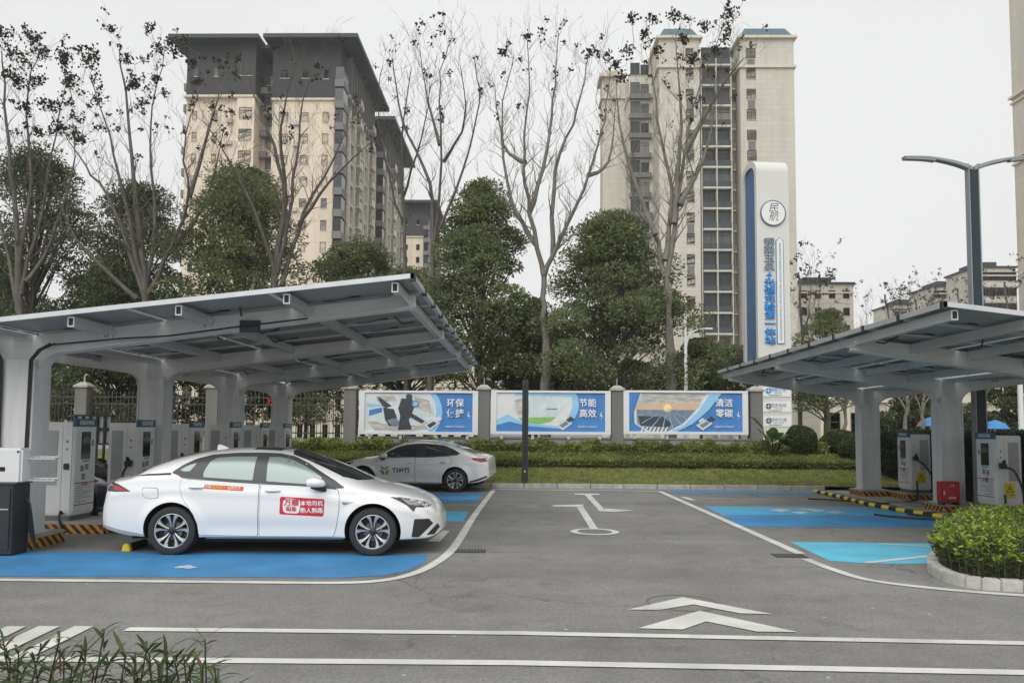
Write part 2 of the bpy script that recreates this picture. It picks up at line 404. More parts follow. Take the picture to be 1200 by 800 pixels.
def stripe(name, pts, width, z, m=WHITE_LINE, sm=True):
    P = smooth_path(pts) if sm else [Vector(p) for p in pts]
    b = MB(); L = []
    for i, p in enumerate(P):
        t = (P[min(i + 1, len(P) - 1)] - P[max(i - 1, 0)]); t.z = 0; t.normalize(); nrm = Vector((-t.y, t.x, 0)) * width / 2
        L += [(p.x + nrm.x, p.y + nrm.y, z), (p.x - nrm.x, p.y - nrm.y, z)]
    b.add(L, [(2 * i, 2 * i + 1, 2 * i + 3, 2 * i + 2) for i in range(len(P) - 1)])
    o = b.build(name, m); 
    return struct(o)
def rel(x, y): return (x, y, 0)

LX = G(560, 604).x    # long left bay line runs along +Y
# bay paint (from the photo's own outlines on the flat ground)
flat('bay_paint', [[(-160, 645), (300, 647), (502, 650), (497, 659), (480, 668), (452, 674), (400, 677), (200, 676), (-160, 674)]], BLUE_BAY, .004)
flat('bay_paint', [[(430, 598.5), (549, 599), (543, 611), (430, 611)]], TEAL, .004)
flat('bay_paint', [[(430, 577.5), (567, 577.5), (564, 581), (430, 581)], [(430, 585), (561, 585), (557, 588.5), (430, 588.5)]], BLUE_BAY, .004)
flat('bay_paint', [[(430, 581), (564, 581), (561, 585), (430, 585)]], BLUE_LIGHT, .004)
flat('bay_paint', [[(781, 575), (1010, 577), (1010, 580), (790, 577.6)]], BLUE_BAY, .004)
flat('bay_paint', [[(825, 593), (1075, 594.5), (1080, 604), (846, 603.5)]], TEAL, .004)
flat('bay_paint', [[(846, 603.5), (1120, 604.5), (1130, 618), (870, 617)]], BLUE_BAY, .004)
flat('bay_paint', [[(926, 635), (1140, 637), (1150, 661), (1015, 660), (972, 657)]], CYAN, .004)
stripe('lane_line', [G(-160, 677.5), G(0, 679.5), G(150, 681), G(300, 682.5), G(400, 683), G(450, 680), G(485, 672), G(510, 660), G(528, 646), G(541, 628), G(556, 604), G(578, 574.5)], .13, .008)
stripe('lane_line', [G(576, 573.3), G(776, 575.5)], .12, .0082, sm=False)
stripe('lane_line', [G(774, 576), G(938, 649)], .15, .0084, sm=False)
stripe('lane_line', [G(944, 655), G(975, 667), G(1020, 680), G(1100, 690), G(1200, 698), G(1340, 706)], .13, .008)
stripe('lane_line', [G(148, 737.5), G(600, 742), G(1200, 754), G(1500, 760)], .115, .008, sm=False)
stripe('lane_line', [G(-50, 772), G(600, 777), G(1200, 788.5), G(1500, 794)], .12, .008, sm=False)
stripe('lane_line', [G(800, 582), G(812, 586)], .16, .008, sm=False)
stripe('lane_line', [G(818, 583.5), G(1010, 587)], .05, .008, sm=False)
stripe('lane_line', [G(1015, 659.5), G(1095, 651)], .1, .0084, sm=False)
stripe('lane_line', [G(1030, 637), G(1090, 641)], .07, .0084, sm=False)
flat('lane_line', [[(500, 635), (519, 622), (527, 622), (515, 635)]], WHITE_LINE, .008)
z4 = lambda x, y: (x / 4.286, 720 + y / 4.286)
flat('hatching', [[z4(35, 62), z4(130, 62), z4(0, 128), z4(-80, 165), z4(-80, 115)],
                  [z4(195, 60), z4(300, 62), z4(80, 168), z4(-20, 205), z4(-60, 180)],
                  [z4(375, 60), z4(470, 62), z4(110, 240), z4(10, 240)]], WHITE_LINE, .0095)
z8 = lambda x, y: (600 + x / 2, 560 + y / 2)
flat('arrow_marking', [[z8(272, 309), z8(400, 280), z8(425, 297), z8(345, 310)], [z8(400, 280), z8(612, 320), z8(535, 318), z8(425, 297)]], WHITE_LINE, .008)
flat('arrow_marking', [[z8(295, 353), z8(440, 312), z8(455, 337), z8(400, 356)], [z8(440, 312), z8(670, 362), z8(575, 361), z8(455, 337)]], WHITE_LINE, .008)
flat('road_symbol', [[z8(92, 64), z8(168, 62), z8(164, 68), z8(100, 67)], [z8(152, 68), z8(166, 66), z8(202, 120), z8(184, 121)],
                     [z8(146, 36), z8(206, 37), z8(204, 40), z8(148, 39)], [z8(170, 39), z8(184, 39), z8(218, 75), z8(204, 77)],
                     [z8(204, 78), z8(220, 72), z8(288, 76), z8(240, 80)]], WHITE_LINE, .008)
rb = MB(); c0 = G(697, 623)
for k in range(32):
    a0, a1 = 2 * math.pi * k / 32, 2 * math.pi * (k + 1) / 32
    rb.add([(c0.x + r_ * math.cos(a), c0.y + r_ * 1.0 * math.sin(a), .0082) for a in (a0, a1) for r_ in (.3, .42)], [(0, 1, 3, 2)])
struct(rb.build('road_symbol', WHITE_LINE))
# manhole ring cut in the asphalt under the chevrons
mh = MB(); c0 = G(800, 706)
mh.lathe([(.345, .003), (.35, .006), (.36, .006), (.366, .003)], 40, 0, 'z', (c0.x, c0.y, 0))
struct(mh.build('manhole_ring', mat('manhole_iron', (.12, .115, .105), .7)))
blobs = []
for (bx, by, bw, bh) in [(915, 598, 13, 1.6), (938, 600.5, 10, 1.5), (958, 598.5, 9, 1.3), (978, 600.5, 12, 1.5), (946, 597, 20, .8)]:
    blobs.append([(bx + bw * (1 + .25 * math.sin(5 * a)) * math.cos(a), by + bh * (1 + .3 * math.cos(4 * a)) * math.sin(a)) for a in [2 * math.pi * k / 22 for k in range(22)]])
flat('road_symbol', blobs, mat_paint('worn_line_paint', (.5, .56, .58), .9, .7), .0086)
flat('paint_spill', [[(218 + 12 * (1 + .3 * math.sin(3 * a)) * math.cos(a), 664.5 + 1.9 * (1 + .25 * math.cos(5 * a)) * math.sin(a)) for a in [2 * math.pi * k / 20 for k in range(20)]]], mat_paint('spill_paint', (.45, .56, .66), .9, .8), .0088)
# drain grates: thing > frame + bars
def drain(px, py, label):
    p = G(px, py); t = thing('drain_grate', label, 'drain', (p.x, p.y, 0), 0, 'drain grates beside the bay lines')
    b = MB(); b.box(-.22, .22, -.15, .15, .002, .006); b.build('frame', mat('drain_iron', (.035, .035, .035), .7), t)
    b = MB()
    for i in range(9): b.box(-.2 + i * .048, -.178 + i * .048, -.13, .13, .0065, .014)
    b.build('grille', mat('drain_bar', (.11, .11, .105), .6), t)
drain(551, 645.5, 'dark drain grate just outside the curved line in front of the white car')
drain(925, 651, 'dark drain grate in the gap of the right hand bay line')
# kerb along the lawn, of stones
KY = G(620, 571.5).y
kb = MB(); rr = random.Random(3)
x = -16.0
while x < 9.0:
    x1 = x + .98; d = rr.uniform(-.004, .004)
    kb.box(x, x1, KY + d, KY + .14 + d, -.02, .13 + d); x += 1.0
struct(kb.build('kerb', KERB, bevel=.012))
# lawn bank rising to the fence
prof = [(KY + .14, .11), (KY + .8, .2), (KY + 1.5, .38), (KY + 2.0, .5), (KY + 3.0, .78), (KY + 4.2, .95), (60, 1.0), (78, .3), (82, 0)]
tb = MB(); nx = 60; xs = np.linspace(-60, 60, nx); V = []
for (y, z) in prof:
    for xx in xs: V.append((xx, y, z - (0.0 if abs(xx) < 300 else 0)))
F = [(i * nx + j, i * nx + j + 1, (i + 1) * nx + j + 1, (i + 1) * nx + j) for i in range(len(prof) - 1) for j in range(nx - 1)]
tb.add(V, F)
LAWN = mat('lawn_soil', (.11, .13, .045), .9, var=.35, vscale=3, bump=.6, bscale=25)
struct(tb.build('lawn', LAWN, smooth=60))
def bank_z(y): return float(np.interp(y, [p[0] for p in prof], [p[1] for p in prof]))
GRASS = mat_leaf('grass_blade', (.25, .29, .065), (.40, .41, .13), .35, 2.5)
n = 42000
gx = rng.uniform(-9.5, 11.5, n); gy = KY + .16 + rng.uniform(0, 2.0, n)
keep = rng.uniform(size=n) < 1.0
gz = np.array([bank_z(y) for y in gy]) + .02
dirs = np.stack([rng.normal(0, .5, n), rng.normal(0, .5, n), np.ones(n)], 1)
tag(leaf_cloud(np.stack([gx, gy, gz], 1), dirs, .085, .018, 'grass', GRASS, None, (0, KY, 0)), 'short mown grass on the bank behind the kerb', 'grass', kind='stuff')
# lower trimmed ground cover: a dense band with a cut front face
GC = mat_leaf('ground_cover_leaf', (.15, .19, .045), (.30, .335, .09), .4, 1.2)
GCD = mat('ground_cover_core', (.018, .026, .009), .9, var=.3, vscale=6)  # near-black so the shadow line under the cut front is in the colour
FY0, FY1 = KY + 1.95, KY + 3.25
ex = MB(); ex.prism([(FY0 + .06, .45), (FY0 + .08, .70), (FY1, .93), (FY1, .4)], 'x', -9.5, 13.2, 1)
n = 52000
u = rng.uniform(-9.6, 13.3, n); wob = .05 * np.sin(u * 2.1) + .04 * np.sin(u * 5.3 + 1)
t = rng.uniform(-.12, 1, n)
yy = np.where(t < 0, FY0 + wob + rng.uniform(0, .08, n), FY0 + wob + t * (FY1 - FY0)); zz = np.where(t < 0, .74 + t * 1.15, .76 + t * .22) + rng.normal(0, .022, n)
dirs = rng.normal(size=(n, 3)) + np.array([0, -.4, .6])
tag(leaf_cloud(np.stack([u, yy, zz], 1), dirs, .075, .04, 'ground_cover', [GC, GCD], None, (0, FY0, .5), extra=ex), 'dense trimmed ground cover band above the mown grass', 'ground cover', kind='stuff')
# low shrub row at the foot of the wall
SH = mat_leaf('shrub_leaf', (.15, .19, .04), (.33, .37, .10), .45, 1.5)
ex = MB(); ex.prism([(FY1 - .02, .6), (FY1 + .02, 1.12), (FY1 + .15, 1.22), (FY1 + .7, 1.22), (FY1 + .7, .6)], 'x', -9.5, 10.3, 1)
n = 40000
u = rng.uniform(-9.6, 10.4, n); bump_ = .07 * np.sin(u * 3.3) + .05 * np.sin(u * 7.7 + 2) + .04 * np.sin(u * 13)
t = rng.uniform(0, 1, n)
yy = np.where(t < .4, FY1 + rng.uniform(-.08, .05, n), FY1 + rng.uniform(0, .7, n)); zz = np.where(t < .4, .9 + t * .9, 1.25 + bump_ + rng.normal(0, .04, n))
dirs = rng.normal(size=(n, 3)) + np.array([0, -.3, 1.0])
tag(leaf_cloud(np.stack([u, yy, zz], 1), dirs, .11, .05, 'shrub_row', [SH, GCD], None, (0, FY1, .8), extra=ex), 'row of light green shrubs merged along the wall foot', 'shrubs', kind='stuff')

# ================================================================ FENCE LINE: pillars, billboards, iron fence
WY = 27.0
BRICK = mat_wall('pillar_stone', (.20, .19, .18), .7, .11, .24, .3)
WALLR = mat('rendered_wall', (.30, .31, .32), .8, var=.28, vscale=1.2, bump=.2, bscale=20, stretch=(.6, .6, 2))
piers_px = [-70, 97, 250, 411, 567, 723, 885]
pnames = ['beyond the left edge of the canopy', 'behind the first charging cabinets', 'behind the middle of the left canopy', 'left of the scooter billboard', 'between the first two billboards', 'between the last two billboards', 'right of the sunset billboard']
pier_x = [AX(p, WY) for p in piers_px]
HC = mat('iron_lantern', (.4, .4, .38), .5)
for i, (xx, pn) in enumerate(zip(pier_x, pnames)):
    t = thing('stone_pillar', 'grey stone pillar with pale cap ' + pn, 'pillar', (xx, WY, .6), 0, 'stone pillars of the fence')
    b = MB(); b.box(-.22, .22, -.22, .22, 0, 2.55); b.build('shaft', BRICK, t, bevel=.012)
    b = MB(); b.box(-.27, .27, -.27, .27, 2.552, 2.63)
    b.add([(-.25, -.25, 2.632), (.25, -.25, 2.632), (.25, .25, 2.632), (-.25, .25, 2.632), (-.1, -.1, 2.75), (.1, -.1, 2.75), (.1, .1, 2.75), (-.1, .1, 2.75)],
          [(0, 1, 5, 4), (1, 2, 6, 5), (2, 3, 7, 6), (3, 0, 4, 7), (4, 5, 6, 7)])
    b.build('cap', CONC, t, bevel=.01)
    b = MB(); b.tube([(0, 0, 2.74), (0, 0, 2.95), (.04, 0, 3.02), (.1, 0, 3.03)] if i < 3 else [(0, 0, 2.74), (0, 0, 3.0)], .015 if i > 2 else .03, 6); b.build('finial', HC, t)
IRON = mat('iron_railing', (.055, .05, .048), .6, var=.2, vscale=6)
for i in range(3):
    x0, x1 = pier_x[i] + .22, pier_x[i + 1] - .22
    t = thing('iron_fence', ['dark iron railing between the pillars at the far left', 'dark iron railing behind the rear charging cabinets', 'dark iron railing left of the scooter billboard'][i], 'fence', ((x0 + x1) / 2, WY, .6), 0, 'iron railings of the fence')
    hw = (x1 - x0) / 2
    b = MB(); b.box(-hw, hw, -.12, .12, 0, .75); b.build('base_wall', WALLR, t)
    b = MB()
    k = -hw + .08
    while k < hw:
        b.box(k - .011, k + .011, -.011, .011, .752, 2.35); b.add([(k - .02, -.02, 2.35), (k + .02, -.02, 2.35), (k + .02, .02, 2.35), (k - .02, .02, 2.35), (k, 0, 2.47)], [(0, 1, 4), (1, 2, 4), (2, 3, 4), (3, 0, 4)]); k += .15
    b.build('bars', IRON, t)
    b = MB()
    for zz in (.95, 1.95, 2.2): b.box(-hw, hw, -.02, .02, zz, zz + .045)
    b.build('rails', IRON, t)
for i in range(3, 6):
    x0, x1 = pier_x[i] + .22, pier_x[i + 1] - .22
    b = MB(); b.box(x0, x1, WY - .1, WY + .1, .5, 1.42); b.box(x0 - .001, x1 + .001, WY - .14, WY + .14, 1.422, 1.48)
    tag(b.build('low_wall', WALLR, origin=((x0 + x1) / 2, WY, .5), bevel=.008), ['low grey wall under the scooter billboard', 'low grey wall under the middle billboard', 'low grey wall under the sunset billboard'][i - 3], 'wall', 'low walls under the billboards')

BB_W = mat('billboard_frame', (.72, .73, .74), .45, var=.04)
BB_B = mat('poster_blue', srgb(70, 130, 195), .5, var=.16, vscale=.8)
BB_L = mat('poster_light_blue', srgb(150, 200, 235), .5, var=.1, vscale=1.2)
BB_P = mat('poster_pale', srgb(205, 216, 218), .5, var=.12, vscale=2.2)
BB_G = mat('poster_green', srgb(140, 190, 105), .5, var=.15, vscale=5)
BB_K = mat('poster_dark', srgb(62, 68, 76), .5, var=.3, vscale=7)
BB_M = mat('poster_mid_grey', srgb(120, 135, 150), .5, var=.25, vscale=5)
BB_O = mat('poster_orange', srgb(235, 190, 140), .5, var=.18, vscale=3, col2=srgb(205, 190, 180), stretch=(1, 1, 5))
BB_S = mat('poster_cloud', srgb(150, 165, 180), .5, var=.22, vscale=2.4, col2=srgb(222, 208, 190), stretch=(1, 1, 4))
BB_Y = mat('poster_sun', srgb(255, 226, 160), .5)
def disc(cx, cz, rx, rz, n=32, a0=0, a1=360): return [(cx + rx * math.cos(R(a0 + (a1 - a0) * i / n)), cz + rz * math.sin(R(a0 + (a1 - a0) * i / n))) for i in range(n + (0 if a1 - a0 == 360 else 1))]
def clip(poly, x0, x1, z0, z1):
    def half(p, f, ix):
        out = []
        for i in range(len(p)):
            a, b_ = p[i], p[(i + 1) % len(p)]; fa, fb = f(a), f(b_)
            if fa >= 0: out.append(a)
            if fa * fb < 0: t_ = fa / (fa - fb); out.append((a[0] + (b_[0] - a[0]) * t_, a[1] + (b_[1] - a[1]) * t_))
        return out
    for f in (lambda p: p[0] - x0, lambda p: x1 - p[0], lambda p: p[1] - z0, lambda p: z1 - p[1]):
        poly = half(poly, f, 0)
        if len(poly) < 3: return []
    return poly
def billboard(pxa, pxb, kind, label, lines):
    x0, x1 = AX(pxa, WY - .3), AX(pxb, WY - .3); W_ = x1 - x0; z0, z1 = AZ((pxa + pxb) / 2, 509, WY - .3), AZ((pxa + pxb) / 2, 457.5, WY - .3); H = z1 - z0
    t = thing('billboard', label, 'billboard', ((x0 + x1) / 2, WY - .26, z0), 0, 'wide framed billboards on the wall')
    b = MB(); hw = W_ / 2
    e = .20; ez = .1
    b.box(-hw, hw, 0, .1, 0, ez); b.box(-hw, hw, 0, .1, H - ez * .8, H)
    b.box(-hw, -hw + e, 0, .1, ez + .001, H - ez * .8 - .001); b.box(hw - e, hw, 0, .1, ez + .001, H - ez * .8 - .001)
    b.build('frame', BB_W, t, bevel=.006)
    X0, X1, Z0, Z1 = -hw + e, hw - e, ez, H - ez * .8
    b = MB(); b.box(X0 - .004, X1 + .004, .05, .095, Z0 - .004, Z1 + .004); po = b.build('poster', BB_B, t)
    b = MB()                                      # support feet down to the wall
    for fx in (-hw * .82, -hw * .3, hw * .3, hw * .82): b.box(fx - .05, fx + .05, .03, .09, -.17, -.002)
    b.build('support', ALU, t)
    w_, h_ = X1 - X0, Z1 - Z0
    lay = [0]
    def art(poly, m_, nm='picture'):
        P = clip([(X0 + p[0] * w_, Z0 + p[1] * h_) for p in poly], X0 + .001, X1 - .001, Z0 + .001, Z1 - .001)
        if len(P) < 3: return
        lay[0] += 1; y = .05 - .0012 * lay[0]
        arts.setdefault(m_.name, []).append((P, y))
    arts = {}
    if kind == 0:
        art(disc(.28, .5, .44, .95), BB_L); art(disc(.28, .52, .385, .83), BB_W); art(disc(.28, .52, .365, .8), BB_P)
        art([(.04, .55), (.16, .62), (.16, .5), (.04, .4)], BB_B); art([(0.02, .72), (.2, .7), (.22, .66), (.02, .62)], BB_L)
        art([(0, .3), (.2, .2), (.5, .16), (.62, .3), (.6, .1), (.4, 0), (.1, .02)], BB_S); art([(.1, .9), (.26, .95), (.3, .8), (.12, .76)], BB_S); art([(.45, .95), (.6, .8), (.62, .5), (.5, .6)], BB_S); art([(.13, .88), (.24, .64), (.4, .74), (.48, .58), (.38, .38), (.2, .5)], BB_W)     # white fairing
        art([(.17, .62), (.27, .58), (.3, .36), (.27, .16), (.23, .14), (.19, .3)], BB_K); art([(.21, .28), (.26, .34), (.27, .24), (.24, .19)], BB_M); art([(.11, .9), (.15, .86), (.25, .66), (.19, .6)], BB_K)
        art([(.34, .86), (.44, .84), (.46, .62), (.41, .3), (.44, .06), (.31, .04), (.33, .4), (.31, .6)], BB_K)   # rider block
        art([(.36, .6), (.56, .28), (.53, .22), (.34, .5)], BB_K); art([(.12, .84), (.2, .66), (.17, .64)], BB_K)
        art(disc(.28, .24, .04, .1), BB_M); art(disc(.47, .72, .035, .09), BB_M); art(disc(.47, .72, .022, .055), BB_L); art(disc(.41, .9, .03, .08), BB_K)
    elif kind == 1:
        art(disc(.3, .7, .46, .86), BB_L); art(disc(.3, .74, .40, .80), BB_W)
        art([(.16, 1), (.73, 1), (.66, .72), (.56, .4), (.5, .3), (.22, .32), (.15, .6)], BB_P)
        art([(.18, 1), (.73, 1), (.72, .9), (.16, .93)], BB_L)
        art([(.2, .36), (.55, .38), (.5, .26), (.42, .2), (.3, .2), (.23, .27)], BB_G)
        art([(.17, .8), (.22, .86), (.3, .8), (.3, .4), (.19, .45)], BB_S); art([(.46, .6), (.56, .6), (.56, .57), (.46, .57)], BB_M)
        art([(0, .3), (.1, .45), (.2, .3), (.35, .2), (.6, .14), (.6, 0), (0, 0)], BB_L); art([(0, .16), (.12, .26), (.3, .14), (.6, .08), (.6, 0), (0, 0)], BB_B)
    else:
        art([(.10, 1), (.72, 1), (.60, .5), (.48, .16), (.36, 0), (.16, 0), (.05, .2), (.04, .6)], BB_W)
        art([(.12, 1), (.69, 1), (.58, .52), (.47, .2), (.34, 0), (.18, 0), (.07, .2), (.06, .58)], BB_S)
        art([(.07, .68), (.20, .72), (.5, .74), (.645, .72), (.59, .56), (.07, .56)], BB_O)
        art([(.07, .56), (.59, .56), (.47, .2), (.34, 0), (.18, 0), (.07, .2)], BB_M)
        art([(.08, .4), (.3, .38), (.38, .2), (.34, .1), (.1, .16)], BB_K)
        art(disc(.34, .64, .055, .14), BB_O); art(disc(.34, .62, .035, .09), BB_Y)
        for a in range(-70, 80, 20): art([(.34, .6), (.34 + .3 * math.sin(R(a)) - .004, .6 - .6 * math.cos(R(a))), (.34 + .3 * math.sin(R(a)) + .007, .6 - .6 * math.cos(R(a)))], BB_L)
        for k in range(7): art([(.12 + .035 * k, .12), (.135 + .035 * k, .12), (.115 + .035 * k, 0), (.1 + .035 * k, 0)], BB_W)
        art([(.72, 1), (.82, 1), (.7, .55), (.56, .2), (.42, 0), (.36, 0), (.48, .16), (.6, .5)], BB_L)
        art([(.1, 1), (.0, 1), (.0, .2), (.03, .4)], BB_B)
    # little isometric solar house near the middle
    cx = .64 if kind < 2 else .68
    art([(cx - .09, .16), (cx, .32), (cx + .06, .22), (cx - .03, .04)], BB_P); art([(cx - .06, .17), (cx, .27), (cx + .03, .22), (cx - .03, .1)], BB_K if kind == 0 else BB_M)
    art([(cx + .0, .3), (cx + .045, .4), (cx + .08, .33), (cx + .03, .24)], BB_W if kind == 0 else BB_K); art([(cx - .07, .28), (cx - .03, .36), (cx - .01, .3), (cx - .05, .22)], BB_P)
    for mn, L_ in arts.items():
        b = MB()
        for P, y in L_: b.prism(P, 'y', y, .0505, 0)
        b.build('picture', bpy.data.materials[mn], po)
    lettering('slogan', lines, .31, TXT_W, po, (X0 + w_ * .84, .02, Z0 + h_ * .60), extrude=.006, bold=.004, line=1.2, align='CENTER')
    lettering('caption', '新能源汽车 绿色出行', .075, TXT_W, po, (X0 + w_ * .84, .02, Z0 + h_ * .13), extrude=.003)
    b = MB(); zx, zz = X0 + w_ * .965, Z0 + h_ * .40
    b.prism([(zx, zz + .16), (zx - .05, zz + .02), (zx + .02, zz), (zx - .03, zz - .14), (zx + .055, zz + .03), (zx - .01, zz + .04), (zx + .02, zz + .15)], 'y', .02, .03)
    b.build('emblem', TXT_W, po)
billboard(420, 560, 0, 'white framed billboard with a white scooter on blue', '环保\n便捷')
billboard(575, 716, 1, 'white framed billboard with green field and pale sky, middle one', '节能\n高效')
billboard(731, 877.5, 2, 'white framed billboard with an orange sunset picture', '清洁\n零碳')
# black square camera post in front of the lawn
p = G(615, 568); t = thing('black_post', 'tall plain black square post at the kerb', 'post', (p.x, KY + .3, .12))
top = AZ(615, 445, KY + .3) - .12
b = MB(); b.box(-.095, .095, -.085, .085, .012, top); b.build('shaft', BLACKM, t, bevel=.008)
b = MB(); b.box(-.13, .13, -.13, .13, 0, .012); b.build('base_plate', BLACKM, t)
b = MB(); b.lathe([(.0001, -.09), (.025, -.09), (.025, -.08)], 12, 0, 'y', (0, 0, .36)); b.build('reflector', TXT_W, t)
b = MB(); b.box(-.012, .012, -.0895, -.084, .5, top - .1); b.build('groove', mat('groove', (.01, .01, .01), .9), t)
# ================================================================ SOLAR CANOPIES
def canopy(name, label, cx, ys, span_in, span_out, out, zv, slope, y0, y1, colw, zcol):
    """butterfly roof along Y on a row of columns at cx; out=+1/-1 side facing the lane (the side of the visible wing)"""
    t = thing('solar_canopy', label, 'canopy', (cx, ys[0], 0), 0, 'solar canopies over the charging bays')
    Y = lambda y: y - ys[0]
    zt = lambda x: zv + slope * abs(x)              # underside of the panels
    cy0 = 0
    for y in ys:
        b = MB(); hw, hd = colw / 2, .20
        b.box(-hw + .03, hw - .03, Y(y) - hd + .02, Y(y) + hd - .02, .22, zcol + .12)
        for sx in (-1, 1):
            b.box(*(sorted((sx * hw, sx * (hw - .032)))), Y(y) - hd, Y(y) + hd, .22, zcol + .02)
        b.box(-hw - .06, hw + .06, Y(y) - hd - .06, Y(y) + hd + .06, .20, .222)
        b.build('column', STEEL_COL, t, bevel=.006)
        # tapered twin-wing beam with curved haunches, one closed outline
        r = .34; top = []; bot = []
        wi, wo = span_in, span_out
        L = []
        def dep(x): return .30 - .13 * min(1, abs(x) / 5.6)
        for sgn, sp in ((-1, wi if out > 0 else wo), (1, wo if out > 0 else wi)):
            arc = []
            x0 = sgn * hw
            for k in range(9):
                a = R(90 * k / 8)
                zb = zt(hw + r) - .05 - dep(hw + r)
                arc.append((x0 + sgn * r * (1 - math.cos(a)), zb - .34 + .34 * math.sin(a)))
            nn = 8
            for k in range(1, nn + 1):
                xx = hw + r + (sp - .12 - hw - r) * k / nn
                arc.append((sgn * xx, zt(xx) - .05 - dep(xx)))
            arc.append((sgn * (sp - .12), zt(sp) - .055))
            L.append(arc)
        poly = L[0][::-1] + L[1] + [(0, zv - .13)]
        poly = [p for p in L[0][::-1]] + [p for p in L[1]] + [(0, zv - .05)]
        b = MB(); b.prism(poly, 'y', Y(y) - .095, Y(y) + .095)
        ob = b.build('beam', STEEL_W, t)
        b = MB()                                   # bottom flange plates at the haunch, slightly wider than the web
        for arc in L:
            b = MB(); P = arc[:-1]
            for a, c in zip(P[:-1], P[1:]):
                b.add([(a[0], Y(y) - .13, a[1] - .004), (c[0], Y(y) - .13, c[1] - .004), (c[0], Y(y) + .13, c[1] - .004), (a[0], Y(y) + .13, a[1] - .004),
                       (a[0], Y(y) - .13, a[1] + .012), (c[0], Y(y) - .13, c[1] + .012), (c[0], Y(y) + .13, c[1] + .012), (a[0], Y(y) + .13, a[1] + .012)],
                      [(0, 3, 2, 1), (4, 5, 6, 7), (0, 1, 5, 4), (2, 3, 7, 6), (1, 2, 6, 5), (3, 0, 4, 7)])
            b.build('flange', STEEL_W, ob)
        b = MB()                                   # bolted cleats where the purlins cross
        for sgn, sp in ((out, span_out), (-out, span_in)):
            for k in range(4):
                xx = sp * (.22 + .74 * k / 3)
                for q in (-1, 1): b.box(sgn * xx + q * .05 - .006, sgn * xx + q * .05 + .006, Y(y) - .17, Y(y) + .17, zt(xx) - .2, zt(xx) - .06); b.box(sgn * xx + q * .07 - .014, sgn * xx + q * .07 + .014, Y(y) - .15, Y(y) - .12, zt(xx) - .14, zt(xx) - .11)
        tag(b.build('cleat', ALU, ob), kind='stuff')
    wings = ((out, span_out), (-out, span_in))
    end_shade = mat('tube_end_shade', (.03, .03, .03), .9)  # flat dark patch on closed purlin ends, painted shade of an open tube
    for sgn, sp in wings:
        npur = 4
        for k in range(npur):
            xx = sp * (.22 + .74 * k / (npur - 1)); z = zt(xx)
            b = MB(); b.box(-.045, .045, Y(y0) + .05, Y(y1) - .05, -.17, -.035)
            b.add([(-.03, Y(y0) + .047, -.152), (.03, Y(y0) + .047, -.152), (.03, Y(y0) + .047, -.053), (-.03, Y(y0) + .047, -.053)], [(0, 1, 2, 3)], 1)
            o = b.build('purlin', [ALU, end_shade], t, loc=(sgn * xx, 0, z))
        # rails across the panels
        ang = math.atan(slope) * -sgn
        nxp = max(2, round(sp / 1.9)); px_ = (sp - .15) / nxp
        nyp = round((y1 - y0) / 1.12); py_ = (y1 - y0) / nyp
        pm = MB(); gpx, gpy = px_ / 2 - .012, py_ / 2 - .012
        pm.box(-gpx, gpx, -gpy, gpy, .012, .03, 0)
        pm.add([(-gpx + .03, -gpy + .03, .011), (gpx - .03, -gpy + .03, .011), (gpx - .03, gpy - .03, .011), (-gpx + .03, gpy - .03, .011)], [(0, 3, 2, 1)], 1)
        pm.add([(-gpx + .02, -gpy + .02, .031), (gpx - .02, -gpy + .02, .031), (gpx - .02, gpy - .02, .031), (-gpx + .02, gpy - .02, .031)], [(0, 1, 2, 3)], 2)
        for a, c, d, e in ((-gpx, gpx, -gpy, -gpy + .028), (-gpx, gpx, gpy - .028, gpy), (-gpx, -gpx + .028, -gpy + .03, gpy - .03), (gpx - .028, gpx, -gpy + .03, gpy - .03)):
            pm.box(a, c, d, e, -.012, .0115, 0)
        pm.box(-.07, .07, gpy - .2, gpy - .14, -.006, .0105, 3)     # junction box
        pm.tube([(-.07, gpy - .17, 0), (-.3, gpy - .2, -.03), (-.5, gpy - .1, -.005)], .007, 4, 3)
        first = None
        for i in range(nxp):
            for j in range(nyp):
                xx = .15 + px_ * (i + .5)
                if first is None:
                    first = pm.build('solar_panel', [ALU, BACKSHEET, PV, BLACKM], t); o = first
                else: o = first.copy(); C.objects.link(o); o.parent = t
                o.location = (sgn * xx, Y(y0) + py_ * (j + .5), zt(xx)); o.rotation_euler = (0, math.atan(slope) * -sgn, 0)
        # thin cross rails under panel joints
        for j in range(1, nyp):
            b = MB(); y = Y(y0) + py_ * j
            if j % 2 == 0: continue
            xa, xb = .2, sp - .05
            v = [(sgn * xa, y - .02, zt(xa) - .034), (sgn * xb, y - .02, zt(xb) - .034), (sgn * xb, y + .02, zt(xb) - .034), (sgn * xa, y + .02, zt(xa) - .034)]
            v += [(a, c, d + .02) for a, c, d in v]
            b.add(v, [(0, 3, 2, 1), (4, 5, 6, 7), (0, 1, 5, 4), (1, 2, 6, 5), (2, 3, 7, 6), (3, 0, 4, 7)])
            b.build('rail', ALU, t)
        # edge trim on the open ends and outer edge
        for yy in (Y(y0) - .03, Y(y1)):
            b = MB(); xa, xb = .06, sp
            v = [(sgn * xa, yy, zt(xa) - .02), (sgn * xb, yy, zt(xb) - .02), (sgn * xb, yy + .03, zt(xb) - .02), (sgn * xa, yy + .03, zt(xa) - .02)]
            v += [(a, c, d + .065) for a, c, d in v]
            b.add(v, [(0, 3, 2, 1), (4, 5, 6, 7), (0, 1, 5, 4), (1, 2, 6, 5), (2, 3, 7, 6), (3, 0, 4, 7)]); b.build('edge_trim', ALU, t)
        b = MB(); b.box(min(sgn * sp, sgn * (sp + .03)), max(sgn * sp, sgn * (sp + .03)), Y(y0) - .03, Y(y1) + .03, zt(sp) - .03, zt(sp) + .045); b.build('edge_trim', ALU, t)
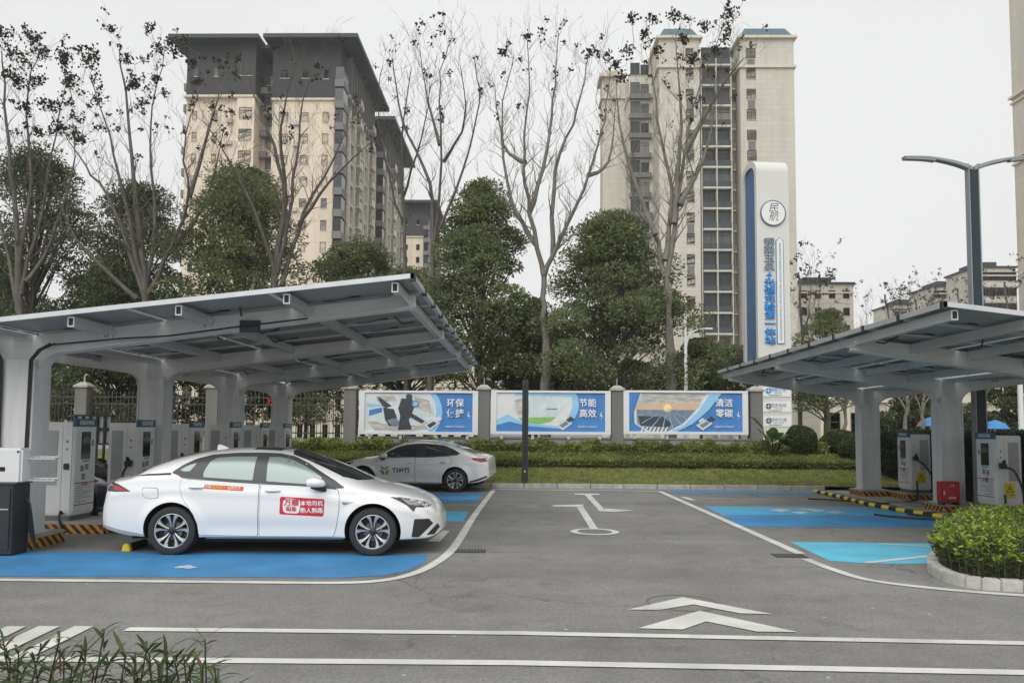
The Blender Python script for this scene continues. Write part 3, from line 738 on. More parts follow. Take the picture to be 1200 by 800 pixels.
        b = MB()                                   # clamps that show as little blocks along the outer rim
        for j in range(nyp + 1):
            y = Y(y0) + py_ * j; b.box(min(sgn * (sp - .02), sgn * (sp + .05)), max(sgn * (sp - .02), sgn * (sp + .05)), y - .03, y + .03, zt(sp) - .055, zt(sp) + .05)
        b.build('clamp', BLACKM, t)
    b = MB(); b.box(-.14, .14, Y(y0), Y(y1), zv - .1, zv - .02); b.build('gutter', ALU, t)
    # sagging cables tied under the panels
    cr = random.Random(5); b = MB()
    for k in range(26):
        s_ = out if k % 3 else -out; sp = span_out if s_ == out else span_in
        xx = cr.uniform(.5, sp - .5); y = cr.uniform(Y(y0) + .6, Y(y1) - 1.2); dx = cr.uniform(-.4, .4)
        b.tube([(s_ * xx, y, zt(xx) - .02), (s_ * (xx + dx * .4), y + .3, zt(xx) - .1), (s_ * (xx + dx), y + .8, zt(xx + dx) - .02)], .013, 5)
    b.build('cable', CABLE, t)
    return t
LYS = [10.9, 14.8, 18.7, 22.6]; LCX = AX(27, 10.9)
NL = at(483, 322, 9.8); ZL = 3.10
LSP = NL.x - LCX; LSL = (NL.z - .03 - ZL) / LSP
canL = canopy('left', 'large white solar canopy on four columns over the white sedan', LCX, LYS, 5.2, LSP, 1, ZL, LSL, 9.8, 23.0, .52, 2.6)
RYS = [13.0, 16.9, 20.8]; RCX = AX(1110, 16.9)
NR = at(1107, 354, 9.9); ZR = 2.95
RSP = RCX - NR.x; RSL = (NR.z - .04 - ZR) / RSP
canR = canopy('right', 'white solar canopy over the empty bays at the right', RCX, RYS, 4.6, RSP, -1, ZR, RSL, 9.9, 21.5, .5, 2.4)
print('canopy', LCX, LSP, LSL, NL, RCX, RSP, RSL, NR)
# black cables down the front left column (parts of the canopy)
b = MB()
for sx in (-.235, -.2, .235, .205):
    b.tube([(sx * .9, -.215, .5), (sx * .98, -.215, 2.5), (sx, -.22, 2.7), (sx * 1.5, -.2, 2.85), (sx * 2.2 if sx > 0 else sx * 2.5, -.15, 2.95)], .014, 6)
b.tube([(.5, -.16, 2.93), (1.5, -.2, 3.02), (2.2, -.21, 3.06), (3.2, -.2, 3.2), (4.2, -.16, 3.33)], .013, 5)
b.build('conduit', CABLE, canL)
b = MB(); b.box(3.2, 3.5, -.14, -.1, LSL * 3.3 + ZL - .34, LSL * 3.3 + ZL - .16)
b.build('junction_box', mat('nameplate_dark', (.04, .045, .05), .5), canL, bevel=.01)
# concrete plinths under columns and cabinets
def plinth(x0, x1, y0, y1, h, label):
    b = MB(); b.box(x0, x1, y0, y1, 0, h - .03, 1); b.box(x0, x1, y0, y1, h - .03, h, 0)
    cx, cy = (x0 + x1) / 2, (y0 + y1) / 2
    return tag(b.build('concrete_plinth', [CONC, HAZ], origin=(cx, cy, 0), bevel=.01), label, 'plinth', 'hazard striped concrete plinths')
for y, s in zip(LYS, ('front', 'second', 'third', 'fourth')):
    plinth(LCX - .45, LCX + .42, y - .42, y + .45, .2, 'hazard striped concrete plinth under the %s column of the left canopy' % s)
for y, s in zip(RYS, ('near', 'second visible', 'farthest')):
    plinth(RCX - .36, RCX + .45, y - .42, y + .42, .2, {'near': 'hazard striped plinth under the right canopy column hidden behind the hedge', 'second visible': 'hazard striped plinth under the column with the red box', 'farthest': 'hazard striped plinth under the farthest column of the right canopy'}[s])

# ================================================================ CHARGING CABINETS
def charger(label, loc, mir=False, H=1.62, warn=False, group='white charging cabinets of the left canopy'):
    """user face looks along local +x (or -x when mir), cable side looks along -y (towards the photographer)"""
    t = thing('charging_cabinet', label, 'EV charger', loc, 0, group)
    s = -1 if mir else 1
    def fin(b, name, m, par, **k):
        if mir: b.v = [(-x, y, z) for x, y, z in b.v]; b.f = [f[::-1] for f in b.f]
        return b.build(name, m, par, **k)
    def let(txt, size, m, par, x, y, z, **k): return lettering('lettering', txt, size, m, par, (s * x, y, z), rz=R(90 * s), **k)
    W_, D_ = .52, .66
    b = MB(); b.box(-W_, 0, 0, D_, .08, H); fin(b, 'body', WHITEP, t, bevel=.02)
    b = MB(); b.box(-W_ + .03, -.03, .03, D_ - .03, 0, .0795); fin(b, 'base', mat('base_grey', (.12, .125, .13), .6), t)
    b = MB(); b.box(-.012, .02, .03, D_ - .03, .13, H - .03); fr = fin(b, 'front_panel', WHITEP, t, bevel=.008)
    b = MB(); b.box(-.02, .028, .01, D_ - .01, H - .075, H + .06); hd = fin(b, 'header', DKBLUE, t, bevel=.006)
    let('直流充电机', .085, TXT_W, hd, .03, D_ / 2, H - .01, extrude=.002)
    b = MB(); b.box(.021, .03, .2, D_ - .2, H - .62, H - .16); sc_ = fin(b, 'screen', SCREEN, t, bevel=.01)
    b = MB(); b.box(.0305, .033, .25, D_ - .25, H - .36, H - .25); fin(b, 'display', mat('display_grey', (.10, .12, .13), .2), sc_)
    b = MB()
    for y0 in (.215, D_ - .235): b.box(.0305, .034, y0, y0 + .02, H - .32, H - .29)
    fin(b, 'indicator', mat('indicator_orange', (.7, .2, .03), .5), sc_)
    b = MB()
    for (y0, y1, z0, z1) in ((.2, .3, H - .82, H - .72), (.33, .43, H - .8, H - .7), (.5, .56, H - .4, H - .3), (.25, .45, H - .665, H - .64), (.24, .34, H - .96, H - .86)): b.box(.0205, .0225, y0, y1, z0, z1)
    fin(b, 'decal', mat('decal_grey', (.22, .23, .24), .6), fr)
    b = MB(); b.box(.0205, .023, .05, D_ - .05, .6, .615); b.box(.0205, .023, .05, D_ - .05, .24, .255)
    for k in range(9):
        b.box(.0205, .022, .09, .09 + [.44, .4, .2, .42, .38, .25, .43, .15, .3][k], .555 - .033 * k, .563 - .033 * k)
    fin(b, 'notice', TXT_D, fr)
    let('操作说明', .045, TXT_R, fr, .024, D_ / 2, .582, extrude=.001)
    b = MB(); b.box(-W_ + .05, -.17, -.008, .003, .12, H - .06); sd_ = fin(b, 'side_door', WHITEP, t, bevel=.004)
    b = MB(); b.box(-W_ + .07, -.24, -.0115, -.0085, .58, H - .14)
    for k in range(int((H - .78) / .028)): b.box(-W_ + .08, -.25, -.0135, -.0118, .60 + k * .028, .612 + k * .028)
    fin(b, 'vent', GREYP, sd_)
    b = MB(); b.box(-.13, -.05, -.035, .001, .84, .94); fin(b, 'socket', BLACKM, t, bevel=.008)
    b = MB(); b.box(-.11, -.08, -.012, .001, H - .34, H - .30); b.box(-.11, -.08, -.012, .001, H - .46, H - .43); fin(b, 'lock', mat('lock_orange', (.5, .22, .04), .5), t)
    if warn:
        b = MB(); b.box(-.36, -.14, -.018, -.0142, .24, .54); wl = fin(b, 'warning_label', YEL, t)
        b = MB(); b.prism([(-.33, .35), (-.17, .35), (-.25, .5)], 'y', -.020, -.0182); fin(b, 'warning_triangle', TXT_D, wl)
        b = MB(); b.prism([(-.305, .362), (-.195, .362), (-.25, .473)], 'y', -.0212, -.0202); fin(b, 'warning_triangle', YEL, wl)
        b = MB(); b.prism([(-.24, .465), (-.275, .415), (-.25, .415), (-.262, .37), (-.225, .425), (-.25, .425)], 'y', -.0222, -.0213); fin(b, 'warning_symbol', TXT_D, wl)
        lettering('lettering', '当心触电', .05, TXT_D, wl, (s * -.25, -.019, .3), extrude=.001)
    return t, fin
def plug(t, fin, big=True):
    b = MB(); b.box(-.16, -.03, -.11, -.036, .83, .93); b.tube([(-.10, -.07, .93), (-.09, -.13, 1.0)], [.035, .03], 8); fin(b, 'connector', BLACKM, t, bevel=.012)
def cable(fin, t, pts): b = MB(); b.tube(smooth_path(pts, 5), .021, 7); fin(b, 'cable', CABLE, t, smooth=60)
CG = 'white charging cabinets of the left canopy'
lch = ['white charging cabinet with the large printed notice, first one behind the black box',
       'charging cabinet with black plug showing above the boot of the white sedan',
       'charging cabinet standing between the second and third left canopy columns', 'charging cabinet partly in front of the third left canopy column',
       'charging cabinet standing between the third and fourth left canopy columns', 'farthest cabinet, partly in front of the fourth left canopy column']
chy = [12.3, 13.65, 16.0, 17.75, 20.0, 21.62]; chx = [-7.45, -7.1, -7.18, -7.0, -7.07, -6.97]
for k, (x, y, lb) in enumerate(zip(chx, chy, lch)):
    t, fin = charger(lb, (x, y, .2))
    if k in (1, 2, 3): plug(t, fin)
    if k == 0: cable(fin, t, [(-.12, -.02, .12), (-.1, -.1, .16), (-.08, -.14, .02), (.05, -.1, -.17), (.6, .1, -.175), (1.6, .3, -.178), (2.3, .2, -.178)])
    if k == 1: cable(fin, t, [(-.10, -.08, .86), (-.12, -.2, .7), (-.1, -.24, .4), (.1, -.3, 0), (.5, -.5, -.17), (1.3, -.9, -.175)])
    if k > 1: cable(fin, t, [(-.10, -.08, .86), (-.12, -.2, .7), (-.1, -.2, .3), (.3, -.2, -.16)])
    if k < 5 or True: 
        plinth(x - .6, x + .12 if k else x + .62, y - .12, y + .76 if k != 3 else y + .5, .2, ['hazard striped plinth under the cabinet with the large notice', 'hazard striped plinth hidden behind the sedan boot', 'plinth under the cabinet between second and third columns', 'plinth under the cabinet at the third column', 'plinth under the cabinet between third and fourth columns', 'plinth under the farthest left cabinet'][k])
CGR = 'white charging cabinets of the right canopy'
cxr, cyr = AX(1166, 15.5), 15.5
t, fin = charger('white charging cabinet with yellow warning label, nearer one at the right edge of the photo', (cxr, cyr, .2), True, 1.5, True, CGR)
plug(t, fin); cable(fin, t, [(-.10, -.08, .86), (-.22, -.2, .8), (-.3, -.3, .5), (-.36, -.3, .1), (-.3, -.35, -.12), (-.1, -.3, -.1), (-.08, -.06, .1)])
cable(fin, t, [(-.12, -.05, .3), (-.05, -.14, .1), (.3, -.2, -.12), (1.0, .2, -.175), (1.4, .8, -.178), (.6, 1.0, -.176), (.2, .3, -.176), (.9, -.3, -.178), (1.9, .1, -.178), (2.2, .6, -.178)])
plinth(cxr - .25, cxr + .62, cyr - .15, cyr + .78, .2, 'hazard striped plinth under the nearer right hand cabinet')
cxf, cyf = AX(1057, 20.0), 19.6
t, fin = charger('white charging cabinet with yellow warning label between the two right columns', (cxf, cyf, .2), True, 1.5, True, CGR)
plug(t, fin); cable(fin, t, [(-.10, -.08, .86), (-.24, -.25, .7), (-.45, -.5, .2), (-.6, -.8, -.1), (-.1, -1.0, -.17), (.5, -.9, -.17), (.9, -.6, -.175)])
cable(fin, t, [(-.12, -.05, .3), (-.05, -.2, -.02), (.2, -.5, -.15), (1.2, -1.0, -.176), (1.9, -.3, -.178), (2.6, .1, -.178)])
plinth(cxf - .2, cxf + .62, cyf - .15, cyf + .7, .2, 'hazard striped plinth under the farther right hand cabinet')
# kerb island strip under the right hand row
b = MB(); b.box(RCX - .5, RCX + 6, 12.0, 21.9, -.02, .04); tag(b.build('equipment_island', CONC, bevel=.01), kind='structure')
# red fire box on the near column
t = thing('fire_box', 'red metal fire equipment box against the right canopy column', 'fire box', (AX(1113, RYS[1] - .5), RYS[1] - .27, .2))
b = MB(); b.box(-.2, .2, -.2, .0, .06, .5); b.build('body', RED, t, bevel=.01)
b = MB(); b.box(-.175, .175, -.212, -.201, .09, .47); d = b.build('door', RED, t, bevel=.004)
b = MB(); b.box(-.16, -.13, -.22, -.2125, .22, .3); b.build('handle', ALU, d)
lettering('lettering', '119', .07, TXT_W, d, (.02, -.214, .41), extrude=.001); lettering('lettering', '消防箱', .055, TXT_W, d, (.02, -.214, .15), extrude=.001)
b = MB(); b.box(-.19, -.12, -.19, -.01, 0, .059); b.box(.12, .19, -.19, -.01, 0, .059); b.build('foot', BLACKM, t)
# black and yellow cable ramp lying along the bays
pts = [G(*q) + Vector((0, 0, .045)) for q in [(955, 577), (985, 584), (1015, 592), (1045, 598), (1075, 603), (1100, 607), (1125, 611)]]
P = smooth_path(pts, 8); ybm, kbm = MB(), MB()
L = [0]
for a, c in zip(P[:-1], P[1:]): L.append(L[-1] + (c - a).length)
def atL(s):
    for i in range(len(L) - 1):
        if L[i + 1] >= s: return P[i].lerp(P[i + 1], (s - L[i]) / (L[i + 1] - L[i]))
    return P[-1]
t = thing('cable_guard', 'black and yellow banded rubber tube lying across the right hand bays', 'cable guard', (pts[0].x, pts[0].y, 0))
s_ = 0; k = 0; off = Vector((pts[0].x, pts[0].y, 0))
while s_ < L[-1] - .05:
    e = min(s_ + .28, L[-1]); q = [atL(s_ + (e - s_) * j / 3) - off for j in range(4)]
    (ybm if k % 2 == 0 else kbm).tube(q, .052 if k % 2 == 0 else .05, 10); s_ = e; k += 1
kbm.build('tube', BLACKR, t, smooth=60); ybm.build('yellow_band', YEL, t, smooth=60)
# small yellow wheel stop cable peg behind the rear wheel of the sedan
p = G(147, 646); t = thing('wheel_stop', 'low black wheel stop with yellow end behind the sedan rear wheel', 'wheel stop', (p.x, p.y, 0))
b = MB(); b.prism([(-.06, 0), (.06, 0), (.035, .1), (-.035, .1)], 'y', .08, .55); b.build('bar', BLACKR, t, bevel=.01)
b = MB(); b.prism([(-.065, 0), (.065, 0), (.04, .105), (-.04, .105)], 'y', 0, .079); b.build('end_cap', YEL, t, bevel=.01)
# inverter on the front column and black cabinet under it
iy = 10.45; xr_ = AX(28, iy - .18)
t = thing('inverter', 'white inverter box fixed to the front left column above the black cabinet', 'inverter', (xr_ - .38, iy, AZ(10, 583, iy - .2)))
b = MB(); b.box(-.38, .38, -.2, .02, 0, .68); b.build('body', WHITEP, t, bevel=.03)
b = MB(); b.box(-.02, .16, -.206, -.2, .36, .42); b.build('display', SCREEN, t, bevel=.02)
b = MB()
for sx in (-.33, .33):
    for z in (.05, .63): b.box(sx - .015, sx + .015, -.205, -.2, z - .015, z + .015)
b.build('screw', TXT_D, t)
b = MB()
for z in (.22, .52):
    b.box(.38, .78, -.08, -.04, z, z + .02); b.box(.38, .78, .0, .02, z + .03, z + .045)
    for k in range(5): b.box(.42 + k * .08, .45 + k * .08, -.085, .02, z + .005, z + .03)
b.build('bracket', ALU, t)
b = MB()
for k in range(4): b.tube(smooth_path([(.36, -.1 + .02 * k, .02), (.46, -.1, -.1), (.42 + .02 * k, -.05, -.4), (.5, .0, -.7)], 4), .015, 6)
b.build('cable', CABLE, t, smooth=60)
xr2 = AX(23, 10.15)
t = thing('black_cabinet', 'black low cabinet standing under the white inverter box', 'cabinet', (xr2 - .42, 10.1, 0))
b = MB(); b.box(-.42, .42, 0, .34, .02, .96); b.build('body', BLACKM, t, bevel=.012)
b = MB(); b.box(-.44, .44, -.015, .36, .961, .985); b.build('lid', mat('dark_lid', (.06, .063, .066), .4), t, bevel=.005)
b = MB(); b.box(-.38, .38, -.014, -.001, .08, .9); d = b.build('door', BLACKM, t, bevel=.005)
b = MB(); b.box(-.36, .36, -.022, -.0145, .62, .635); b.build('handle', ALU, d)
# small grey cabinet on the column foot
t = thing('grey_box', 'small grey metal box at the foot of the front left column', 'box', (LCX + .04, LYS[0] - .34, .22))
b = MB(); b.box(-.17, .17, 0, .13, .05, .75); b.build('body', mat('box_grey', (.20, .21, .22), .5), t, bevel=.01)
b = MB(); b.box(-.15, .15, -.008, -.001, .08, .72); b.build('door', mat('box_grey', (.20, .21, .22), .5), t)
# ================================================================ CARS
def mono(pts):
    xs = np.array([p[0] for p in pts], float); ys = np.array([p[1] for p in pts], float)
    h = np.diff(xs); d = np.diff(ys) / h; m = np.zeros(len(xs)); m[0] = d[0]; m[-1] = d[-1]
    for i in range(1, len(xs) - 1): m[i] = 0 if d[i - 1] * d[i] <= 0 else 2 * d[i - 1] * d[i] / (d[i - 1] + d[i])
    def f(x):
        x = min(max(x, xs[0]), xs[-1]); i = min(max(int(np.searchsorted(xs, x)) - 1, 0), len(h) - 1); t = (x - xs[i]) / h[i]
        return float((2 * t ** 3 - 3 * t ** 2 + 1) * ys[i] + (t ** 3 - 2 * t ** 2 + t) * h[i] * m[i] + (-2 * t ** 3 + 3 * t ** 2) * ys[i + 1] + (t ** 3 - t ** 2) * h[i] * m[i + 1])
    return f
PAINT_W = mat('car_white', (.82, .82, .815), .2, coat=1, spec=.6)
PAINT_P = mat('car_pearl', (.86, .855, .84), .2, coat=1)
PAINT_D = mat('car_dark', (.012, .015, .03), .25, coat=1)
SEAM = mat('seam_dark', (.05, .05, .052), .8)
FRAME = mat('window_surround', (.055, .058, .06), .45)
GLASS_S = mat('side_glass_filmed', (.27, .33, .315), .3, metal=.25, coat=.15)
GLASS_D = mat('dark_glass', (.012, .014, .016), .04, coat=1)
GLASS_T = mat('tinted_glass', (.07, .08, .075), .05, metal=.35, coat=1)
TYRE = mat('tyre', (.028, .028, .028), .8, bump=.2, bscale=50)
RIM = mat('rim_cut_alloy', (.56, .56, .56), .38, metal=.7)
RIMD = mat('rim_dark', (.03, .031, .033), .4, metal=.3)
CHROME = mat('chrome', (.7, .7, .71), .12, metal=1)
LAMP_R = mat('tail_lamp_red', (.45, .01, .03), .1, coat=1)
LAMP_D = mat('lamp_housing', (.025, .02, .022), .1, coat=1)
LAMP_C = mat('lamp_clear', (.30, .32, .33), .08, metal=.5, coat=1)
PLAST = mat('black_plastic', (.03, .031, .033), .55)
UNDER = mat('underbody', (.012, .012, .012), .9)

def make_wheel(t, cx, cy, cz, rt, s, ns=5):
    """s=-1: outer face looks to -y"""
    W_ = .215
    def fl(b): b.v = [(cx + x, cy + (y if s > 0 else -y), cz + z) for x, y, z in b.v]; b.f = b.f if s > 0 else [f[::-1] for f in b.f]; return b
    rr_ = rt - .092
    b = MB(); b.lathe([(rr_, -W_), (rt - .02, -W_), (rt, -W_ + .03), (rt, -.03), (rt - .012, -.008), (rt - .045, .004), (rr_ + .012, .0), (rr_, -.012), (rr_, -W_)], 56)
    for gz in (.05, .09, .125, .165):   # tread grooves
        pass
    wh = thing('wheel', None, None); wh.parent = t
    del_keys = [k for k in wh.keys()]
    fl(b).build('tyre', TYRE, wh, smooth=35)
    b = MB(); b.lathe([(rr_ - .001, -.012), (rr_ - .012, -.014), (rr_ - .02, -.03), (rr_ - .03, -.10), (.06, -.115), (.0001, -.115)], 56); rim = fl(b).build('rim', RIMD, wh, smooth=30)
    b = MB(); ring = [(rr_ - .001, -.008), (rr_ - .010, -.006), (rr_ - .016, -.012)]; b.lathe(ring, 56)
    R0, R1 = .050, rr_ - .012
    for k in range(ns):
        for dd in (-1, 1):
            A = 2 * math.pi * k / ns + math.pi / 2
            # each blade: narrow at hub, sweeping and widening to the rim
            ins = []; 
            for (r_, a1, a2) in ((R0, .10, .38), (R0 + (R1 - R0) * .35, .115, .26), (R0 + (R1 - R0) * .7, .13, .32), (R1, .17, .43)):
                ins.append((r_, a1, a2))
            lo = [(r_ * math.cos(A + dd * a1), r_ * math.sin(A + dd * a1)) for r_, a1, a2 in ins]
            hi = [(r_ * math.cos(A + dd * a2), r_ * math.sin(A + dd * a2)) for r_, a1, a2 in ins]
            for i in range(3):
                q = [lo[i], lo[i + 1], hi[i + 1], hi[i]]
                d0 = (-.030, -.022, -.012, -.008)
                v = [(q[0][0], d0[i], q[0][1]), (q[1][0], d0[i + 1], q[1][1]), (q[2][0], d0[i + 1] - .004, q[2][1]), (q[3][0], d0[i] - .004, q[3][1])]
                v += [(x, y - .03, z) for x, y, z in v]
                b.add(v, [(0, 1, 2, 3), (7, 6, 5, 4), (0, 4, 5, 1), (3, 2, 6, 7), (1, 5, 6, 2), (0, 3, 7, 4)])
    fl(b).build('spokes', RIM, wh)
    b = MB(); b.lathe([(.055, -.06), (.052, -.026), (.045, -.020), (.0001, -.018)], 24)
    for k in range(5):
        a = 2 * math.pi * k / 5 + .3; b.lathe([(.011, -.03), (.011, -.014), (.0001, -.013)], 8, 0, 'y', (.038 * math.cos(a) * .0 + .066 * math.cos(a), -.012, .066 * math.sin(a)))
    fl(b).build('hub', RIMD, wh, smooth=40)
    b = MB(); b.lathe([(.13, -.1), (.13, -.075), (.0001, -.074)], 32); b.box(.04, .13, -.078, -.062, -.02, .09); fl(b).build('brake_disc', mat('brake_iron', (.16, .16, .165), .4, metal=.8), wh)
    return wh

def make_car(label, sp, paint, group='parked cars'):
    t = thing('parked_car', label, 'car', (0, 0, 0), 0, group)
    T, S0, PW, B = mono(sp['T']), mono(sp['S']), mono(sp['P']), mono(sp['B'])
    x0, x1 = sp['T'][0][0], sp['T'][-1][0]
    def Sh(x): return min(S0(x), T(x) - .035)
    def low(x, z):
        S_ = Sh(x); P_ = PW(x); zm = .60
        if z >= zm: d = .032 * ((z - zm) / max(S_ - zm, .12)) ** 2
        else: d = .05 * ((zm - z) / (zm - .2)) ** 2
        k = math.exp(-(x / 1.05) ** 6)
        d += .018 * math.exp(-((z - .38) / .11) ** 2) * k
        # wheel-arch flare and waist crease
        for wx in (sp['wr'], sp['wf']):
            rr_ = math.hypot(x - wx, z - .33); d -= .022 * math.exp(-((rr_ - .39) / .07) ** 2)
        d -= .010 * math.exp(-((z - (S_ - .15)) / .06) ** 2)
        return P_ - d
    def half(x, z):
        S_, T_ = Sh(x), T(x)
        if z <= S_: return low(x, z)
        h = T_ - S_; tt = min((z - S_) / h, .9995); k = min(max((h - .10) / .28, 0), 1)
        p = 2.0 + 3.0 * k; q = 2.0 + .5 * k
        return (low(x, S_) - .33 * (z - S_)) * max(1 - tt ** p, 0) ** (1 / q)
    def topz(x, y):
        y = abs(y); a, b_ = Sh(x), T(x)
        for _ in range(34):
            m = (a + b_) / 2
            if half(x, m) > y: a = m
            else: b_ = m
        return (a + b_) / 2
    # ---- body shell
    xs = []
    n = 150
    for i in range(n + 1):
        u = i / n; xs.append(x0 + (x1 - x0) * (u - .055 * math.sin(2 * math.pi * u) * 1.6))
    ring = []; 
    V = []; nl, nu = 40, 26
    for x in xs:
        S_, T_, B_ = Sh(x), T(x), B(x); row = []
        row.append((0, B_)); row.append((low(x, B_ + .02) * .55, B_)); row.append((low(x, B_ + .02) - .05, B_)); row.append((low(x, B_ + .02) - .012, B_ + .008))
        for j in range(nl): z = B_ + .022 + (S_ - B_ - .022) * j / (nl - 1); row.append((low(x, z), z))
        h = T_ - S_; k = min(max((h - .10) / .28, 0), 1); p = 2.0 + 3.0 * k; q = 2.0 + .5 * k
        for j in range(1, nu + 1):
            a = math.pi / 2 * j / nu; tt = math.sin(a) ** (2 / p)
            y = (low(x, S_) - .33 * tt * h) * max(math.cos(a), 0) ** (2 / q) if j < nu else 0
            row.append((y, S_ + tt * h))
        ring.append(row)
    m_ = len(ring[0]); b = MB(); vs = []
    for x, row in zip(xs, ring):
        vs += [(x, -y, z) for y, z in row] + [(x, y, z) for y, z in row[-2:0:-1]]
    k = 2 * m_ - 2; fs = []
    for i in range(len(xs) - 1):
        for j in range(k): fs.append((i * k + j, (i + 1) * k + j, (i + 1) * k + (j + 1) % k, i * k + (j + 1) % k))
    fs.append(tuple(range(k))); fs.append(tuple((len(xs) - 1) * k + j for j in range(k))[::-1])
    b.add(vs, fs)
    body = b.build('body', [paint, UNDER], t)
    bm = bmesh.new(); bm.from_mesh(body.data); bmesh.ops.recalc_face_normals(bm, faces=bm.faces); bm.to_mesh(body.data); bm.free()
    # wheel wells cut out of the shell
    cutters = []
    for wx in (sp['wr'], sp['wf']):
        for s in (-1, 1):
            c = MB(); c.lathe([(.0001, .52), (sp['arch'], .52), (sp['arch'], 1.2), (.0001, 1.2)], 64, 1)
            c.v = [(x + wx, y * s, z + sp['wz']) for x, y, z in c.v]
            co = c.build('cutter', [paint, UNDER]); bm = bmesh.new(); bm.from_mesh(co.data); bmesh.ops.remove_doubles(bm, verts=bm.verts, dist=.0005); bmesh.ops.recalc_face_normals(bm, faces=bm.faces)
            for f_ in bm.faces: f_.material_index = 1
            bm.to_mesh(co.data); bm.free()
            md = body.modifiers.new('cut', 'BOOLEAN'); md.operation = 'DIFFERENCE'; md.object = co; md.solver = 'EXACT'; cutters.append(co)
    bpy.context.view_layer.update(); dg = bpy.context.evaluated_depsgraph_get(); dg.update()
    me = bpy.data.meshes.new_from_object(body.evaluated_get(dg)); body.modifiers.clear(); body.data = me
    for c in cutters: bpy.data.objects.remove(c)
    me.polygons.foreach_set('use_smooth', [True] * len(me.polygons)); me.set_sharp_from_angle(angle=R(38))
    # ---- patches that follow the skin
    def dens(poly, st):
        out = []
        for i in range(len(poly)):
            a, c = Vector(poly[i]), Vector(poly[(i + 1) % len(poly)]); n_ = max(1, int((c - a).length / st))
            out += [tuple(a.lerp(c, j / n_)) for j in range(n_)]
        return out
    def grow(poly, d):
        n_ = len(poly); ar = sum(poly[i][0] * poly[(i + 1) % n_][1] - poly[(i + 1) % n_][0] * poly[i][1] for i in range(n_)); sg = 1 if ar > 0 else -1; out = []
        for i in range(n_):
            a, c, e = Vector(poly[i - 1]), Vector(poly[i]), Vector(poly[(i + 1) % n_])
            n1 = Vector(((c - a).y, -(c - a).x)).normalized(); n2 = Vector(((e - c).y, -(e - c).x)).normalized(); nn = (n1 + n2)
            nn = nn / max(nn.dot(n1), .6)
            out.append((c.x + nn.x * d * sg, c.y + nn.y * d * sg))
        return out
    def patch(name, poly, off, m, par, sides=(-1,), top=False, st=.035, skirt=.012, rnd=0):
        if rnd:                        # rounded corners
            out = []
            for i in range(len(poly)):
                a, c, e = Vector(poly[i - 1]), Vector(poly[i]), Vector(poly[(i + 1) % len(poly)])
                r1 = min(rnd, (a - c).length * .45); r2 = min(rnd, (e - c).length * .45)
                p, q = c + (a - c).normalized() * r1, c + (e - c).normalized() * r2
                for u in (0, .25, .5, .75, 1): out.append(tuple(p * (1 - u) ** 2 + c * 2 * u * (1 - u) + q * u * u))
            poly = out
        o_ = dens(poly, st); n_ = len(o_); pts = [Vector(p) for p in o_]
        xa, xb = min(p[0] for p in o_), max(p[0] for p in o_); za, zb = min(p[1] for p in o_), max(p[1] for p in o_)
        gx_ = np.arange(xa + st / 2, xb, st); gz_ = np.arange(za + st / 2, zb, st)
        P2 = np.array(o_)
        for gxv in gx_:
            for gzv in gz_:
                ins = False; dmin = 9
                for i in range(n_):
                    (ax_, ay_), (bx_, by_) = o_[i], o_[(i + 1) % n_]
                    if (ay_ > gzv) != (by_ > gzv) and gxv < (bx_ - ax_) * (gzv - ay_) / (by_ - ay_) + ax_: ins = not ins
                if ins and np.min(np.hypot(P2[:, 0] - gxv, P2[:, 1] - gzv)) > st * .4: pts.append(Vector((gxv, gzv)))
        r = delaunay_2d_cdt(pts, [], [list(range(n_))], 1, 1e-5)
        vv, ff = r[0], r[2]
        res = None
        for s in sides:
            e = .01; vs, ns = [], []
            for p in vv:
                if top:
                    y = p[1]; x = p[0]; z = topz(x, y); vs.append((x, y, z + off))
                    ns.append(Vector((-(topz(x + e, y) - topz(x - e, y)) / (2 * e), -(topz(x, y + e) - topz(x, y - e)) / (2 * e), 1)).normalized())
                else:
                    h = half(p[0], p[1]); vs.append((p[0], s * (h + off), p[1]))
                    ns.append(Vector((-(half(p[0] + e, p[1]) - half(p[0] - e, p[1])) / (2 * e), s, -(half(p[0], p[1] + e) - half(p[0], p[1] - e)) / (2 * e))).normalized())
            nv = len(vs); F = []
            for f_ in ff:
                a, c, d = [vv[i] for i in f_[:3]]; cr = (c[0] - a[0]) * (d[1] - a[1]) - (c[1] - a[1]) * (d[0] - a[0])
                up = (cr > 0) if top else (cr > 0) == (s < 0)
                F.append(tuple(f_) if up else tuple(f_)[::-1])
            orig = [i for i in range(nv)]; edge = list(range(n_))
            sk = []
            for i in edge:
                x, y, z = vs[i]; sk.append((x, y, z)); 
            base = nv; vs2 = list(vs) + [tuple(vs[i]) for i in edge] + [((vs[i][0], vs[i][1] - s * skirt, vs[i][2]) if not top else (vs[i][0], vs[i][1], vs[i][2] - skirt)) for i in edge]
            for i in range(n_):
                j = (i + 1) % n_; F.append((base + i, base + j, base + n_ + j, base + n_ + i))
            me_ = bpy.data.meshes.new(name); me_.from_pydata(vs2, [], F); me_.materials.append(m); me_.polygons.foreach_set('use_smooth', [True] * len(F)); me_.update()
            nn = [tuple(v_) for v_ in ns] + [(0, 0, 0)] * (len(vs2) - nv)
            try: me_.normals_split_custom_set_from_vertices(nn)
            except Exception: pass
            o = bpy.data.objects.new(name, me_); C.objects.link(o); o.parent = par; res = o if s == sides[0] else res
        return res
    near = sp['near']; both = (near, -near)
